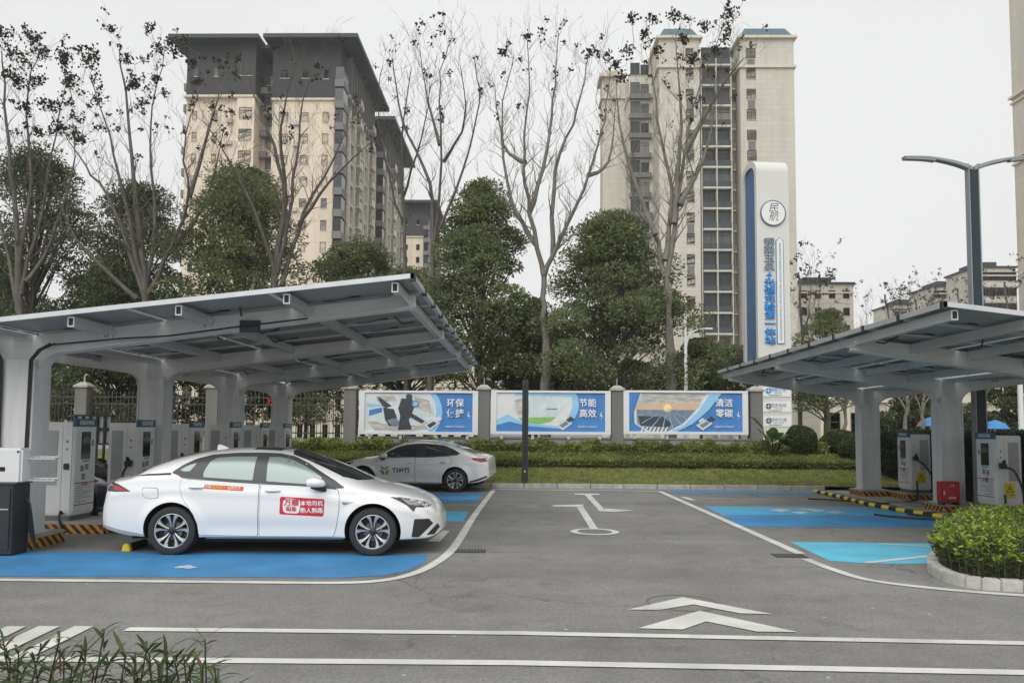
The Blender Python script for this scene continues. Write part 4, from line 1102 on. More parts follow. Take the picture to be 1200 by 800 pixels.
    # doors with their windows, handles
    for d in sp['doors']:
        for s in both:
            dr = patch('door', d['poly'], .0055, paint, t, (s,), skirt=.02, st=.035, rnd=.02)
            patch('seam', grow(d['poly'], .006), .001, SEAM, dr, (s,), skirt=.02, st=.035, rnd=.02)
            hx, hz = d['handle']
            hb = MB(); hh = half(hx, hz)
            hb.tube([(hx - .105, s * (hh + .006), hz), (hx - .08, s * (hh + .03), hz + .002), (hx + .08, s * (hh + .03), hz), (hx + .105, s * (hh + .006), hz)], [.012, .015, .015, .010], 8)
            ho = hb.build('handle', paint, dr, smooth=60)
            patch('handle_recess_shade', disc(hx, hz - .004, .085, .024, 16), .008, mat('recess_shade', (.5, .5, .51), .5), dr, (s,), skirt=.004, st=.05)  # grey disc on the door skin, shade behind the handle put into its colour
    for s in both:
        fr = patch('window_surround', sp['dlo'], .007, FRAME, t, (s,), skirt=.016, rnd=.03)
        for gp in sp['glass']: patch('window', gp, .010, sp['glassm'], fr, (s,), skirt=.006, rnd=.02)
        patch('window_trim', sp['trim'], .010, sp.get('trimm', CHROME), fr, (s,), skirt=.01, st=.06)
        for nm, po, m in sp['extras']: patch(nm, po, .005 if nm != 'fuel_flap' else .003, m, t, (s,), skirt=.012, rnd=.012)
        if 'flap' in sp:
            fl_ = patch('charging_flap', sp['flap'], .0035, paint, t, (s,), skirt=.01, rnd=.03); patch('seam', grow(sp['flap'], .006), .0012, SEAM, fl_, (s,), skirt=.01, rnd=.03)
    for nm, po, m in sp['lamps']:
        for s in both:
            patch(nm, po, .006, m, t, (s,), skirt=.02, st=.03, rnd=.012)
    for nm, po, m in sp['lamp_bits']:
        for s in both: patch(nm, po, .010, m, t, (s,), skirt=.008, st=.03)
    for nm, po, m, o_ in sp['tops']: patch(nm, po, o_, m, t, (1,), top=True, st=.06, skirt=.02)
    # sill strip
    b = MB(); b.box(sp['wr'] + .42, sp['wf'] - .42, -.80, .80, B(0) - .025, B(0) + .004); b.build('sill', mat('sill_grey', (.35, .36, .37), .5), t, bevel=.008)
    b = MB(); b.box(x0 + .35, x1 - .35, -.52, .52, .17, .5); b.box(sp['wr'] + .4, sp['wf'] - .4, -.76, .76, .165, B(0) - .026); b.build('underbody', UNDER, t)
    for wx in (sp['wr'], sp['wf']):
        b = MB(); b.tube([(wx, -.75, sp['wz']), (wx, .75, sp['wz'])], .05, 8); b.build('axle', UNDER, t)
        for s in (-1, 1): make_wheel(t, wx, s * (PW(wx) - .005), sp['rt'], sp['rt'], s)
    # mirrors
    mx_, mz_ = sp['mirror']
    for s in both:
        h = half(mx_, mz_ - .06)
        b = MB(); K = 18
        prof = [(-.12, .005), (-.11, .06), (-.05, .085), (.04, .082), (.10, .055), (.13, .01)]
        for (u, r_) in (): pass
        pts = [(mx_ - .10, s * (h + .13), mz_ + .015), (mx_ - .09, s * (h + .13), mz_ + .015), (mx_ - .03, s * (h + .135), mz_ + .02), (mx_ + .05, s * (h + .13), mz_ + .012), (mx_ + .11, s * (h + .12), mz_ + .0), (mx_ + .14, s * (h + .11), mz_ - .01)]
        b.tube(pts, [.02, .062, .078, .072, .05, .012], 14)
        b.v = [(x, y + (y - s * (h + .13)) * .3, z if z > mz_ - .03 else mz_ - .03 + (z - mz_ + .03) * .4) for x, y, z in b.v]
        mo = b.build('mirror', paint, t, smooth=50)
        b = MB(); b.tube([(mx_ - .03, s * (h + .13), mz_ - .02), (mx_ + .08, s * (h + .02), mz_ - .08), (mx_ + .13, s * (h - .03), mz_ - .1)], [.05, .035, .03], 10); b.build('mirror_foot', PLAST, mo, smooth=50)
    # shark fin
    fx = sp['fin']; zt_ = T(fx)
    b = MB(); fn = [(fx - .10, zt_ - .02), (fx + .13, zt_ - .012), (fx - .02, zt_ + .055), (fx - .085, zt_ + .065)]
    b.prism(fn, 'y', -.018, .018); b.build('antenna', paint, t, bevel=.008)
    # number plates and grille
    return t, half, patch

def conform_text(half, t, s_txt, cx, cz, size, off, m, s, name='lettering', **k):
    me = text_mesh(s_txt, size, extrude=.0012, **k); me.materials.clear(); me.materials.append(m)
    for v in me.vertices:
        x = cx + (v.co.x if s < 0 else -v.co.x); z = cz + v.co.y; h = half(x, z)
        v.co = Vector((x, s * (h + off + v.co.z), z))
    if s > 0: pass
    me.update(); o = bpy.data.objects.new(name, me); C.objects.link(o); o.parent = t
    return o

spec1 = dict(
    T=[(-2.44, .50), (-2.42, .62), (-2.39, .84), (-2.37, .99), (-2.33, 1.04), (-2.2, 1.06), (-2.05, 1.09), (-1.78, 1.235), (-1.40, 1.355), (-1.0, 1.43), (-.52, 1.462), (-.02, 1.44), (.3, 1.36), (.8, 1.18), (1.2, 1.005), (1.32, .968), (1.5, .935), (1.75, .875), (2.0, .785), (2.15, .70), (2.24, .60), (2.30, .48)],
    S=[(-2.44, .45), (-2.38, .8), (-2.25, .95), (-1.9, 1.0), (-1.3, 1.03), (-.5, 1.0), (.4, .955), (.95, .90), (1.5, .84), (1.9, .74), (2.1, .64), (2.3, .42)],
    P=[(-2.44, .66), (-2.40, .72), (-2.3, .79), (-2.1, .85), (-1.7, .905), (-1, .92), (0, .925), (1, .92), (1.5, .91), (1.85, .865), (2.05, .80), (2.18, .70), (2.26, .56), (2.30, .42)],
    B=[(-2.44, .36), (-2.3, .31), (-1.9, .24), (-1.0, .235), (.9, .235), (1.7, .21), (2.1, .22), (2.25, .27), (2.30, .31)],
    wr=-1.375, wf=1.375, wz=.335, arch=.385, rt=.328, near=-1, glassm=GLASS_S,
    dlo=[(-1.42, 1.12), (-1.28, 1.225), (-1.12, 1.31), (-.93, 1.365), (-.6, 1.392), (-.24, 1.395), (.0, 1.385), (.20, 1.345), (.42, 1.255), (.66, 1.12), (.84, 1.02), (.985, .925), (.86, .918), (.51, .95), (-.02, .985), (-.6, 1.015), (-1.17, 1.055), (-1.30, 1.075)],
    glass=[[(-.97, 1.06), (-.975, 1.13), (-.91, 1.275), (-.84, 1.322), (-.6, 1.34), (-.285, 1.342), (-.29, 1.022)],
           [(-.10, 1.01), (-.122, 1.338), (.04, 1.335), (.20, 1.30), (.38, 1.225), (.53, 1.145), (.66, 1.06), (.60, .968), (.4, .98)],
           [(-1.305, 1.155), (-1.21, 1.215), (-1.09, 1.255), (-1.165, 1.14), (-1.24, 1.135)]],
    trim=[(-1.3, 1.062), (-1.17, 1.045), (-.6, 1.004), (-.02, .974), (.51, .94), (.86, .908), (.86, .918), (.51, .951), (-.02, .985), (-.6, 1.015), (-1.17, 1.056), (-1.3, 1.073)], trimm=FRAME,
    doors=[dict(poly=[(-1.275, .985), (-1.27, .90), (-1.235, .78), (-1.15, .67), (-1.07, .56), (-1.015, .43), (-.995, .275), (-.205, .262), (-.192, .97), (-.6, .995), (-1.17, 1.03), (-1.26, 1.045)], handle=(-1.05, .925)),
           dict(poly=[(-.18, .262), (-.168, .968), (.4, .948), (.84, .905), (.885, .90), (.91, .80), (.91, .62), (.875, .40), (.835, .262)], handle=(0.0, .885))],
    flap=[(-1.79, .91), (-1.58, .905), (-1.57, .775), (-1.70, .765), (-1.78, .80)],
    extras=[('front_intake', [(1.94, .50), (2.13, .50), (2.19, .43), (2.0, .245), (1.90, .25)], PLAST), ('fender_badge', [(.95, .745), (1.13, .74), (1.0, .70), (.965, .70)], CHROME),
            ('bumper_trim', [(-2.42, .40), (-2.1, .33), (-1.74, .275), (-1.76, .245), (-2.1, .275), (-2.42, .36)], mat('sill_grey', (.35, .36, .37), .5)),
            ('front_lip', [(2.10, .27), (2.24, .42), (2.27, .36), (2.2, .27)], PLAST),
            ('boot_line', [(-1.42, 1.118), (-1.75, 1.098), (-1.98, 1.062), (-1.7, 1.078), (-1.42, 1.09)], SEAM)],
    lamps=[('tail_light', [(-2.365, .995), (-2.18, .96), (-1.96, .86), (-2.2, .85), (-2.395, .855)], LAMP_D), ('headlight', [(1.61, .805), (1.75, .80), (1.90, .772), (2.08, .715), (2.15, .67), (2.12, .655), (1.96, .665), (1.93, .60), (1.84, .69), (1.72, .755)], LAMP_D)],
    lamp_bits=[('tail_lens', [(-2.26, .935), (-2.17, .925), (-1.99, .862), (-2.2, .87)], LAMP_R), ('headlight_lens', [(1.76, .78), (1.92, .755), (2.10, .70), (1.97, .685), (1.86, .70)], LAMP_C)],
    tops=[('windscreen', [(.16, -.50), (.10, -.25), (.08, 0), (.10, .25), (.16, .50), (.50, .60), (.92, .70), (1.10, .58), (1.20, .3), (1.235, 0), (1.20, -.3), (1.10, -.58), (.92, -.70), (.50, -.60)], GLASS_D, .006),
          ('sunroof', [(-.42, -.44), (-.42, .44), (-.04, .42), (0.0, 0), (-.04, -.42)], GLASS_D, .006),
          ('rear_window', [(-1.25, -.46), (-1.18, 0), (-1.25, .46), (-1.6, .56), (-1.98, .60), (-2.04, 0), (-1.98, -.60), (-1.6, -.56)], GLASS_D, .006)],
    mirror=(.60, .985), fin=-1.02)
car1, half1, patch1 = make_car('white taxi sedan with red door stickers parked in the blue bay', spec1, PAINT_W)
# roof edge strip: wiper panel, stickers and their lettering
ST_R = mat('sticker_red', (.62, .02, .055), .35, coat=.3); ST_O = mat('sticker_orange', (.72, .10, .035), .4); ST_W = mat('sticker_white', (.85, .85, .85), .4)
s1 = patch1('door_sticker', [(.105, .805), (.715, .775), (.705, .535), (.10, .565)], .0065, ST_R, car1, (-1,), skirt=.004, rnd=.03)
patch1('sticker_field', [(.16, .785), (.375, .775), (.385, .70), (.37, .575), (.16, .585), (.14, .68)], .0085, ST_W, s1, (-1,), skirt=.003, rnd=.05)
conform_text(half1, s1, '万顺', .262, .722, .105, .015, ST_R, -1, bold=.002); conform_text(half1, s1, '叫车', .262, .632, .075, .015, ST_R, -1, bold=.002)
conform_text(half1, s1, '本地司机', .54, .712, .078, .012, ST_W, -1, bold=.001); conform_text(half1, s1, '熟人熟路', .54, .615, .078, .012, ST_W, -1, bold=.001)
s2 = patch1('window_sticker', [(-.94, .962), (-.40, .935), (-.405, .875), (-.945, .905)], .0065, ST_O, car1, (-1,), skirt=.004, rnd=.02)
conform_text(half1, s2, '中国', -.885, .932, .042, .012, ST_W, -1); conform_text(half1, s2, '绿色出行', -.74, .924, .045, .012, YEL, -1); conform_text(half1, s2, '低碳生活', -.53, .914, .045, .012, ST_W, -1)
A1 = G(199, 651); B1 = G(436, 651)
ya = math.atan2(B1.y - A1.y, B1.x - A1.x) * .5
mid = (A1 + B1) / 2
car1.rotation_euler.z = ya
car1.location = (mid.x - math.sin(ya) * .92, mid.y + .92 * math.cos(ya) - .02, .004)
spec2 = dict(
    T=[(-2.24, .50), (-2.235, .70), (-2.22, .90), (-2.19, .99), (-2.12, 1.02), (-1.9, 1.07), (-1.5, 1.20), (-1.2, 1.29), (-.9, 1.37), (-.6, 1.415), (-.24, 1.43), (.21, 1.375), (.58, 1.24), (.97, 1.01), (1.15, .965), (1.5, .915), (1.8, .84), (2.0, .76), (2.15, .68), (2.24, .56), (2.28, .46)],
    S=[(-2.24, .45), (-2.2, .85), (-2.1, .93), (-1.5, .98), (-.5, .955), (.4, .925), (1.0, .885), (1.5, .83), (1.9, .74), (2.1, .62), (2.28, .42)],
    P=[(-2.24, .62), (-2.21, .70), (-2.12, .79), (-1.9, .86), (-1.4, .895), (0, .905), (1, .90), (1.5, .89), (1.85, .85), (2.05, .78), (2.18, .66), (2.28, .42)],
    B=[(-2.24, .42), (-2.15, .34), (-1.8, .25), (-1.0, .23), (.9, .23), (1.7, .21), (2.1, .22), (2.28, .30)],
    wr=-1.32, wf=1.34, wz=.33, arch=.375, rt=.322, near=1, glassm=GLASS_T,
    dlo=[(.90, .925), (.76, 1.02), (.58, 1.13), (.38, 1.235), (.15, 1.30), (-.1, 1.325), (-.34, 1.33), (-.7, 1.315), (-.98, 1.28), (-1.25, 1.18), (-1.46, 1.065), (-1.38, 1.03), (-1.2, 1.01), (-.5, .965), (.3, .945)],
    glass=[[(.62, .965), (.5, 1.10), (.36, 1.19), (.12, 1.27), (-.19, 1.295), (-.17, .975)], [(-.47, .99), (-.47, 1.30), (-.75, 1.285), (-.98, 1.25), (-1.07, 1.02)], [(-1.2, 1.04), (-1.12, 1.21), (-1.24, 1.155), (-1.40, 1.065)]],
    trim=[(.92, .915), (.3, .935), (-.5, .955), (-1.2, 1.0), (-1.38, 1.02), (-1.38, 1.032), (-1.2, 1.012), (-.5, .967), (.3, .947), (.92, .927)], trimm=CHROME,
    doors=[dict(poly=[(-.155, .255), (-.165, .945), (.3, .925), (.90, .905), (.95, .80), (.95, .55), (.90, .255)], handle=(0.0, .81)),
           dict(poly=[(-.18, .255), (-.19, .945), (-.5, .945), (-1.15, .99), (-1.22, .9), (-1.16, .72), (-1.05, .58), (-.96, .45), (-.93, .255)], handle=(-1.0, .83))],
    extras=[('bumper_trim', [(-2.2, .46), (-1.95, .37), (-1.72, .30), (-1.72, .26), (-1.95, .31), (-2.2, .41)], SEAM)],
    lamps=[('tail_light', [(-1.76, .935), (-1.99, .965), (-2.19, .945), (-2.21, .86), (-2.05, .825), (-1.93, .86)], LAMP_R), ('headlight', [(1.6, .80), (1.8, .78), (2.02, .70), (2.1, .65), (1.95, .66), (1.75, .73)], LAMP_D)],
    lamp_bits=[('tail_lens', [(-1.92, .92), (-2.05, .93), (-2.17, .92), (-2.17, .90), (-2.02, .89)], LAMP_D)],
    tops=[('windscreen', [(.42, -.48), (.36, -.2), (.34, 0), (.36, .2), (.42, .48), (.66, .56), (.88, .62), (.98, .3), (1.0, 0), (.98, -.3), (.88, -.62), (.66, -.56)], GLASS_D, .006),
          ('rear_window', [(-1.25, -.46), (-1.2, 0), (-1.25, .46), (-1.6, .54), (-1.86, .58), (-1.92, 0), (-1.86, -.58), (-1.6, -.54)], GLASS_D, .006)],
    mirror=(.70, .965), fin=-.98)
car2, half2, patch2 = make_car('cream white ride hailing sedan parked at the far end near the lawn', spec2, PAINT_P)
conform_text(half2, car2, 'T3出行', .22, .575, .165, .0065, TXT_D, 1, bold=.006)
LG = mat('logo_ochre', (.36, .31, .15), .4); LG2 = mat('logo_grey', (.30, .30, .27), .4)
for pts, mm in (([(.82, .70), (.72, .66), (.70, .58), (.80, .62)], LG), ([(.58, .70), (.68, .66), (.70, .58), (.60, .62)], LG), ([(.84, .60), (.72, .56), (.715, .44), (.80, .48)], LG2), ([(.56, .60), (.68, .56), (.685, .44), (.60, .48)], LG)):
    patch2('logo', pts, .0065, mm, car2, (1,), skirt=.003)
yaw2 = R(180 - 7)
rw = G(533, 576.5)
# rear near wheel contact sits at rw: local point (wr, +P)
lp = Vector((-1.32, .88, 0)); lp.rotate(Euler((0, 0, yaw2)))
car2.rotation_euler.z = yaw2; car2.location = (rw.x - lp.x, rw.y - lp.y, .004)
spec3 = dict(spec2); spec3['near'] = -1; spec3['glassm'] = GLASS_D
car3, _, _ = make_car('dark navy car mostly hidden behind the first charging cabinets', spec3, PAINT_D)
car3.location = (-9.95, 15.3, .004); 
print('cars', car1.location, car2.location)

# ================================================================ PYLON SIGN
PY = 31.0
PYW = mat('pylon_white', (.66, .655, .62), .45, var=.04, vscale=.5); PYB = mat('pylon_blue', (.03, .13, .30), .35, var=.1, vscale=1); TXT_B = mat('letter_blue', (.02, .26, .66), .4); TXT_G = mat('letter_grey', (.27, .33, .39), .4)
pl, pr = AX(889, PY), AX(929, PY); ptop = AZ(905, 185, PY)
t = thing('pylon_sign', 'tall white pylon sign with rounded top, blue inner side and vertical lettering', 'sign', ((pl + pr) / 2, PY, .3), R(6))
hw = (pr - pl) / 2; H = ptop - .3; D = 1.55; r = .62
def arch(y0, y1, z1, rr_, n=12):
    o = [(y0, 0), (y1, 0)]
    o += [(y1 - rr_ + rr_ * math.cos(R(90 * k / n)), z1 - rr_ + rr_ * math.sin(R(90 * k / n))) for k in range(n + 1)]
    o += [(y0 + rr_ + rr_ * math.cos(R(90 + 90 * k / n)), z1 - rr_ + rr_ * math.sin(R(90 + 90 * k / n))) for k in range(n + 1)]
    return o
outer = arch(0, D, H, r)
b = MB(); b.prism(outer, 'x', -hw + .10, hw); b.build('body', PYW, t, smooth=30)
inner = arch(.20, D - .20, H - .26, r - .16)
# rim standing proud round the recessed blue side
no = len(outer); v = [(-hw, y, z) for y, z in outer] + [(-hw, y, z) for y, z in inner] + [(-hw + .099, y, z) for y, z in outer] + [(-hw + .099, y, z) for y, z in inner]
f = []
for i in range(no):
    j = (i + 1) % no
    if i == 0: continue
    f += [(i, j, no + j, no + i), (i, 2 * no + i, 2 * no + j, j), (no + i, no + j, 3 * no + j, 3 * no + i)]
b = MB(); b.add(v, f); b.build('rim', PYW, t, smooth=30)
b = MB(); b.prism([(y, z) for y, z in inner], 'x', -hw + .085, -hw + .098); b.build('blue_side', PYB, t)
cz = AZ(907, 250, PY) - .3
b = MB(); b.lathe([(.0001, -.06), (.50, -.06), (.52, -.04), (.52, 0)], 48, 0, 'y', (.0, 0, cz)); em = b.build('emblem', mat('emblem_white', (.8, .8, .8), .4), t, smooth=30)
b = MB(); b.lathe([(.515, -.066), (.545, -.06), (.545, 0), (.515, 0)], 48, 0, 'y', (0, 0, cz)); b.build('emblem_ring', mat('emblem_ring', (.10, .14, .17), .4), em)
lettering('lettering', '民\n航', .44, TXT_D, em, (0, -.062, cz + .02), extrude=.006, bold=-.004, shear=.25, line=.82)
def col_text(s, size, m_, x, pz0, pz1, bold):
    a, c = AZ(897, pz0, PY) - .3, AZ(897, pz1, PY) - .3; n = len(s)
    for i, chh in enumerate(s): 
        q_ = lettering('letter', chh, size, m_, t, (x, -.045, a + (c - a) * (i + .5) / n), extrude=.03, bold=bold); q_.scale = (1.4, 1, 1)
lx = -hw + .10 + (.0) + .22
col_text('铜梁玉泉', .34, TXT_G, -.19, 279, 318, .002)
col_text('光储充检第一体站', .34, TXT_B, -.19, 327, 404, .006)
b = MB(); az, bz = AZ(897, 318, PY) - .3, AZ(897, 327, PY) - .3
b.prism([(-.12, az), (-.34, (az + bz) / 2 - .02), (-.2, (az + bz) / 2), (-.26, bz), (-.06, (az + bz) / 2 + .03), (-.18, (az + bz) / 2 + .03)], 'y', -.05, -.002); b.build('flash', TXT_B, t)
a, c = AZ(912, 281, PY) - .3, AZ(912, 402, PY) - .3; x0, x1 = .13, .40
def plaque(d): return [(x0 - d, c - d), (x1 + d, c - d), (x1 + d, a - .05 + d), (x1 - .06, a - .03 + d), ((x0 + x1) / 2 + .06, a + .05 + d), ((x0 + x1) / 2 - .06, a + .05 + d), (x0 + .06, a - .03 + d), (x0 - d, a - .05 + d)]
b = MB(); b.prism(plaque(.03), 'y', -.03, -.001); pq = b.build('plaque_border', mat('plaque_blue', (.12, .25, .38), .4), t)
b = MB(); b.prism(plaque(0), 'y', -.04, -.0305); b.build('plaque', mat('emblem_white', (.8, .8, .8), .4), pq)
me_ = text_mesh('WANSHUN CHARGING STATION  PHOTOVOLTAIC STORAGE DEMONSTRATION', .12, extrude=.004); me_.materials.clear(); me_.materials.append(TXT_G)
o = bpy.data.objects.new('lettering', me_); C.objects.link(o); o.parent = pq; o.location = ((x0 + x1) / 2, -.045, (a + c) / 2)
wid = max(v.co.x for v in me_.vertices) * 2; sc_k = (a - c) * .94 / wid
for v in me_.vertices: v.co.x *= sc_k
o.rotation_euler = Euler((R(90), 0, 0)).to_matrix().to_4x4().to_euler(); o.rotation_euler = (Matrix.Rotation(R(90), 3, 'Y') @ Matrix.Rotation(R(90), 3, 'X')).to_euler()
for k, (pz, s_, s2_) in enumerate([(459, '铜能公司', 'TONGNENG'), (477, '国家电网', 'STATE GRID'), (494, '绿色交通', 'GREEN TRAFFIC')]):
    z = AZ(907, pz, PY) - .3
    b = MB(); b.box(-hw + .14, hw - .04, -.02, -.001, z - .20, z + .22); pn = b.build('logo_panel', mat('emblem_white', (.8, .8, .8), .4), t, bevel=.004)
    b = MB(); b.lathe([(.0001, -.03), (.12, -.03), (.12, -.0205)], 24, 0, 'y', (-.30, 0, z + .04)); b.build('logo', TXT_B if k == 0 else TXT_D, pn)
    b = MB(); b.box(-.40, -.20, -.034, -.0305, z + .03, z + .05); b.box(-.31, -.29, -.0345, -.0305, z - .05, z + .14); b.build('logo', TXT_W, pn)
    lettering('lettering', s_, .17, TXT_B if k == 0 else TXT_G, pn, (.12, -.024, z + .07), extrude=.003); lettering('lettering', s2_, .06, TXT_G, pn, (.12, -.024, z - .05), extrude=.003)
    lettering('lettering', '国家电网新能源服务中心', .05, TXT_G, pn, (0, -.024, z - .14), extrude=.003)

# ================================================================ STREET LAMPS
LY = 18.2; lxp = AX(1148, LY); lz = AZ(1143, 192, LY)
LAMPG = mat('lamp_steel_grey', (.30, .32, .33), .4, metal=.3); LAMPK = mat('lamp_dark_teal', (.012, .028, .034), .5)
t = thing('street_lamp', 'tall grey double armed street lamp rising behind the right canopy', 'street lamp', (lxp, LY, 0))
b = MB(); b.box(-.10, .10, -.08, .08, .02, lz - .12); b.build('pole', LAMPK, t, bevel=.01)
b = MB()
for s in (-1, 1): b.prism([(s * .102, .02), (s * .145, .02), (s * .13, lz), (s * .102, lz - .1)], 'y', -.09, .09)
b.build('side_rib', LAMPG, t, bevel=.008)
b = MB(); b.box(-.28, .28, -.28, .28, 0, .03); b.build('base_plate', LAMPG, t)
arm = [(0, 0), (.35, .13), (.75, .22), (1.15, .27), (1.65, .27)]
for s in (-1, 1):
    P = smooth_path([(x, 0, z) for x, z in arm], 5)
    up = [(p.x * s + s * .02, lz - .08 + p.z * .92) for p in P]; dn = [(p.x * s, lz - .20 + p.z * 1.0 + .06 * (p.x / 1.65)) for p in P]
    b = MB(); b.prism(up + dn[::-1], 'y', -.09, .09); ao = b.build('arm', LAMPG, t, bevel=.01)
    dn2 = [(x, z - .012) for x, z in dn[10:]]; 
    b = MB(); b.prism(dn[12:] + [(x, z - .03) for x, z in dn[12:]][::-1], 'y', -.08, .08); b.build('lamp_head', mat('led_lens', (.35, .36, .36), .2), ao)
# white thin pole lamp in front of the right tower
WY2 = 29.2; xx = AX(804, WY2)
WP = mat('white_pole', (.72, .73, .74), .4)
t = thing('street_lamp', 'slim white street lamp with one curved arm behind the sunset billboard', 'street lamp', (xx, WY2, 1))
zt_ = AZ(804, 371, WY2) - 1
b = MB(); b.tube([(0, 0, 0), (0, 0, zt_)], [.09, .055], 12); b.build('pole', WP, t, smooth=60)
za = AZ(804, 405, WY2) - 1
b = MB(); b.tube(smooth_path([(0, 0, za - .3), (.08, 0, za + .2), (.3, 0, za + .55), (.75, 0, za + .68)], 4), .035, 8); b.build('arm', WP, t, smooth=60)
b = MB(); b.box(.7, 1.05, -.08, .08, za + .63, za + .70); b.build('lamp_head', WP, t, bevel=.015)
WY3 = 30; t = thing('white_pole', 'plain white pole behind the right hand cabinets at the frame edge', 'pole', (AX(1197, WY3), WY3, 0))
b = MB(); b.tube([(0, 0, .05), (0, 0, 5.2)], [.11, .09], 12); b.build('pole', WP, t, smooth=60); b = MB(); b.lathe([(.0001, .06), (.2, .06), (.2, .0)], 16, 0, 'z'); b.build('base_plate', WP, t)
# traffic light
TY = 40; t = thing('traffic_light', 'traffic light showing red seen between the left canopy columns', 'traffic light', (AX(317, TY), TY, 0))
z = AZ(317, 474, TY)
b = MB(); b.tube([(.35, .1, 0), (.35, .1, z + .4)], .07, 8); b.build('pole', LAMPG, t); b = MB(); b.box(-.22, .22, -.12, .1, z - .42, z + .42); b.box(.22, .35, -.02, .02, z, z + .06); b.build('housing', BLACKM, t, bevel=.02)
b = MB(); b.lathe([(.0001, -.16), (.17, -.15), (.19, -.121)], 20, 0, 'y', (0, 0, z + .18)); b.build('red_lens', mat('signal_red', (.8, .02, .03), .3, emit=(1, .02, .04, 2.2)), t)
b = MB(); b.lathe([(.0001, -.15), (.14, -.14), (.16, -.121)], 20, 0, 'y', (0, 0, z - .2)); b.build('dark_lens', SCREEN, t)
# ================================================================ TREES AND PLANTS
BARK = mat('bark', (.115, .102, .09), .9, var=.35, vscale=5, bump=.6, bscale=18, stretch=(2, 2, .5))
BARKP = mat('bark_pale', (.17, .155, .137), .9, var=.3, vscale=5, bump=.5, bscale=18, stretch=(2, 2, .5))
LEAF_A = mat_leaf('leaf_camphor', (.115, .148, .066), (.245, .28, .125), .4, .55)
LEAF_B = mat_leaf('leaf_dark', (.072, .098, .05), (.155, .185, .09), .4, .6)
LEAF_C = mat_leaf('leaf_magnolia', (.022, .038, .018), (.055, .078, .034), .4, .8)
SEED = mat_leaf('dry_seed', (.028, .022, .017), (.075, .055, .04), .4, 1)
def evergreen(label, cx, zt_, zb, wdt, Y, base=1.0, leaf=LEAF_A, n=9000, shape=1.0, seed=1, lsz=.135, trunk=.17, bark=BARK, clumps=75, group='evergreen trees beyond the fence', name='evergreen_tree', depth=1.0):
    wdt *= 1.25; rn = np.random.default_rng(seed); rr_ = random.Random(seed)
    t = thing(name, label, 'tree', (cx, Y, base), 0, group)
    H = zt_ - base; zb -= base; cz0, cz1 = zb, H; cs = []; dp = wdt * depth
    lob = [(rr_.uniform(0, 6.28), rr_.uniform(.05, .8), rr_.uniform(.10, .30)) for _ in range(9)]      # bulges and bites of the outline
    clumps = int(clumps * 1.9)
    for _ in range(clumps):
        h = rr_.random() ** .95; a = rr_.uniform(0, 2 * math.pi)
        rad = min(1, (h + .10) / .26) ** .7 * (1 - h) ** (.52 * (2 - shape)) * 1.12
        for k, (la, lh, lw) in enumerate(lob):
            g = math.exp(-((math.cos(a - la) - 1) ** 2) / .35 - ((h - lh) / .11) ** 2); rad *= 1 + (lw if k % 3 else -lw * 1.6) * g
        q = max(rad, .05) * (rr_.random() ** .33)
        cs.append((math.cos(a) * q * wdt / 2, math.sin(a) * q * dp / 2, cz0 + (cz1 - cz0) * (h * .96 + .01), (.13 + .24 * rr_.random() ** 1.5)))
    n = int(n * 2.9); m = n // clumps; P = []; Dd = []
    sc_ = (wdt + cz1 - cz0) / 12
    for (x, y, z, r_) in cs:
        mm = int(m * (r_ / .21) ** 1.6) + 8
        d = rn.normal(size=(mm, 3)); d /= np.linalg.norm(d, axis=1)[:, None]
        d[:, 2] = np.where(d[:, 2] < -.75, -d[:, 2], d[:, 2])                       # leaves sit on the upper side of each spray
        rad = r_ * sc_ * 2.85 * rn.uniform(.45, 1.08, mm) ** .7
        p = d * rad[:, None] * np.array([1, 1, .62]) + np.array([x, y, z]); p[:, 2] -= .10 * (rad ** 2)
        P.append(p); Dd.append(d + rn.normal(0, .6, (mm, 3)) + np.array([0, 0, .1]))
    P = np.concatenate(P); Dd = np.concatenate(Dd)
    P[:, 2] = np.maximum(P[:, 2], zb * .8)
    leaf_cloud(P, Dd, lsz, lsz * .55, 'crown', leaf, t, (0, 0, 0))
    b = MB(); b.tube([(0, 0, -.2), (.05, 0, H * .2), (-.05, .05, H * .45), (.05, 0, H * .75), (0, 0, H * .93)], [trunk * 1.2, trunk, trunk * .8, trunk * .45, .03], 9)
    b.build('trunk', bark, t, smooth=60)
    b = MB()
    for (x, y, z, r_) in cs[::2]:
        z0 = max(H * .16, z * .62); b.tube([(0, 0, z0), (x * .5, y * .5, z0 + (z - z0) * .55), (x, y, z)], [trunk * .35, trunk * .2, .02], 5)
    b.build('limbs', bark, t)
    return t
def wm(pxs, Y): return abs(AX(pxs[1], Y) - AX(pxs[0], Y))
def eg(label, px0, px1, pyt, pyb, Y, **k):
    return evergreen(label, AX((px0 + px1) / 2, Y), AZ((px0 + px1) / 2, pyt, Y), AZ((px0 + px1) / 2, pyb, Y), wm((px0, px1), Y), Y, **k)
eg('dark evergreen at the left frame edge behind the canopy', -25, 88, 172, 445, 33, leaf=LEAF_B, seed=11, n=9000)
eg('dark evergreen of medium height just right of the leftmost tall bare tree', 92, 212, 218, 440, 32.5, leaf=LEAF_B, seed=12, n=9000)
eg('full bright green evergreen in front of the cream tower', 200, 358, 196, 440, 31.5, seed=13, n=13000, clumps=95)
eg('low evergreen between the cream tower tree and the bare tree, behind the canopy', 345, 480, 284, 430, 34, seed=14, n=9000)
eg('conical evergreen standing clear against the sky above the scooter billboard', 503, 618, 214, 452, 31, seed=15, n=13000, shape=.75, trunk=.14)
eg('wide dense evergreen behind the last two billboards', 640, 800, 252, 468, 31.5, seed=16, n=18000, clumps=120)
eg('small evergreen behind the sunset billboard beside the white lamp', 782, 862, 398, 470, 32, seed=17, n=6000, clumps=50, trunk=.1)
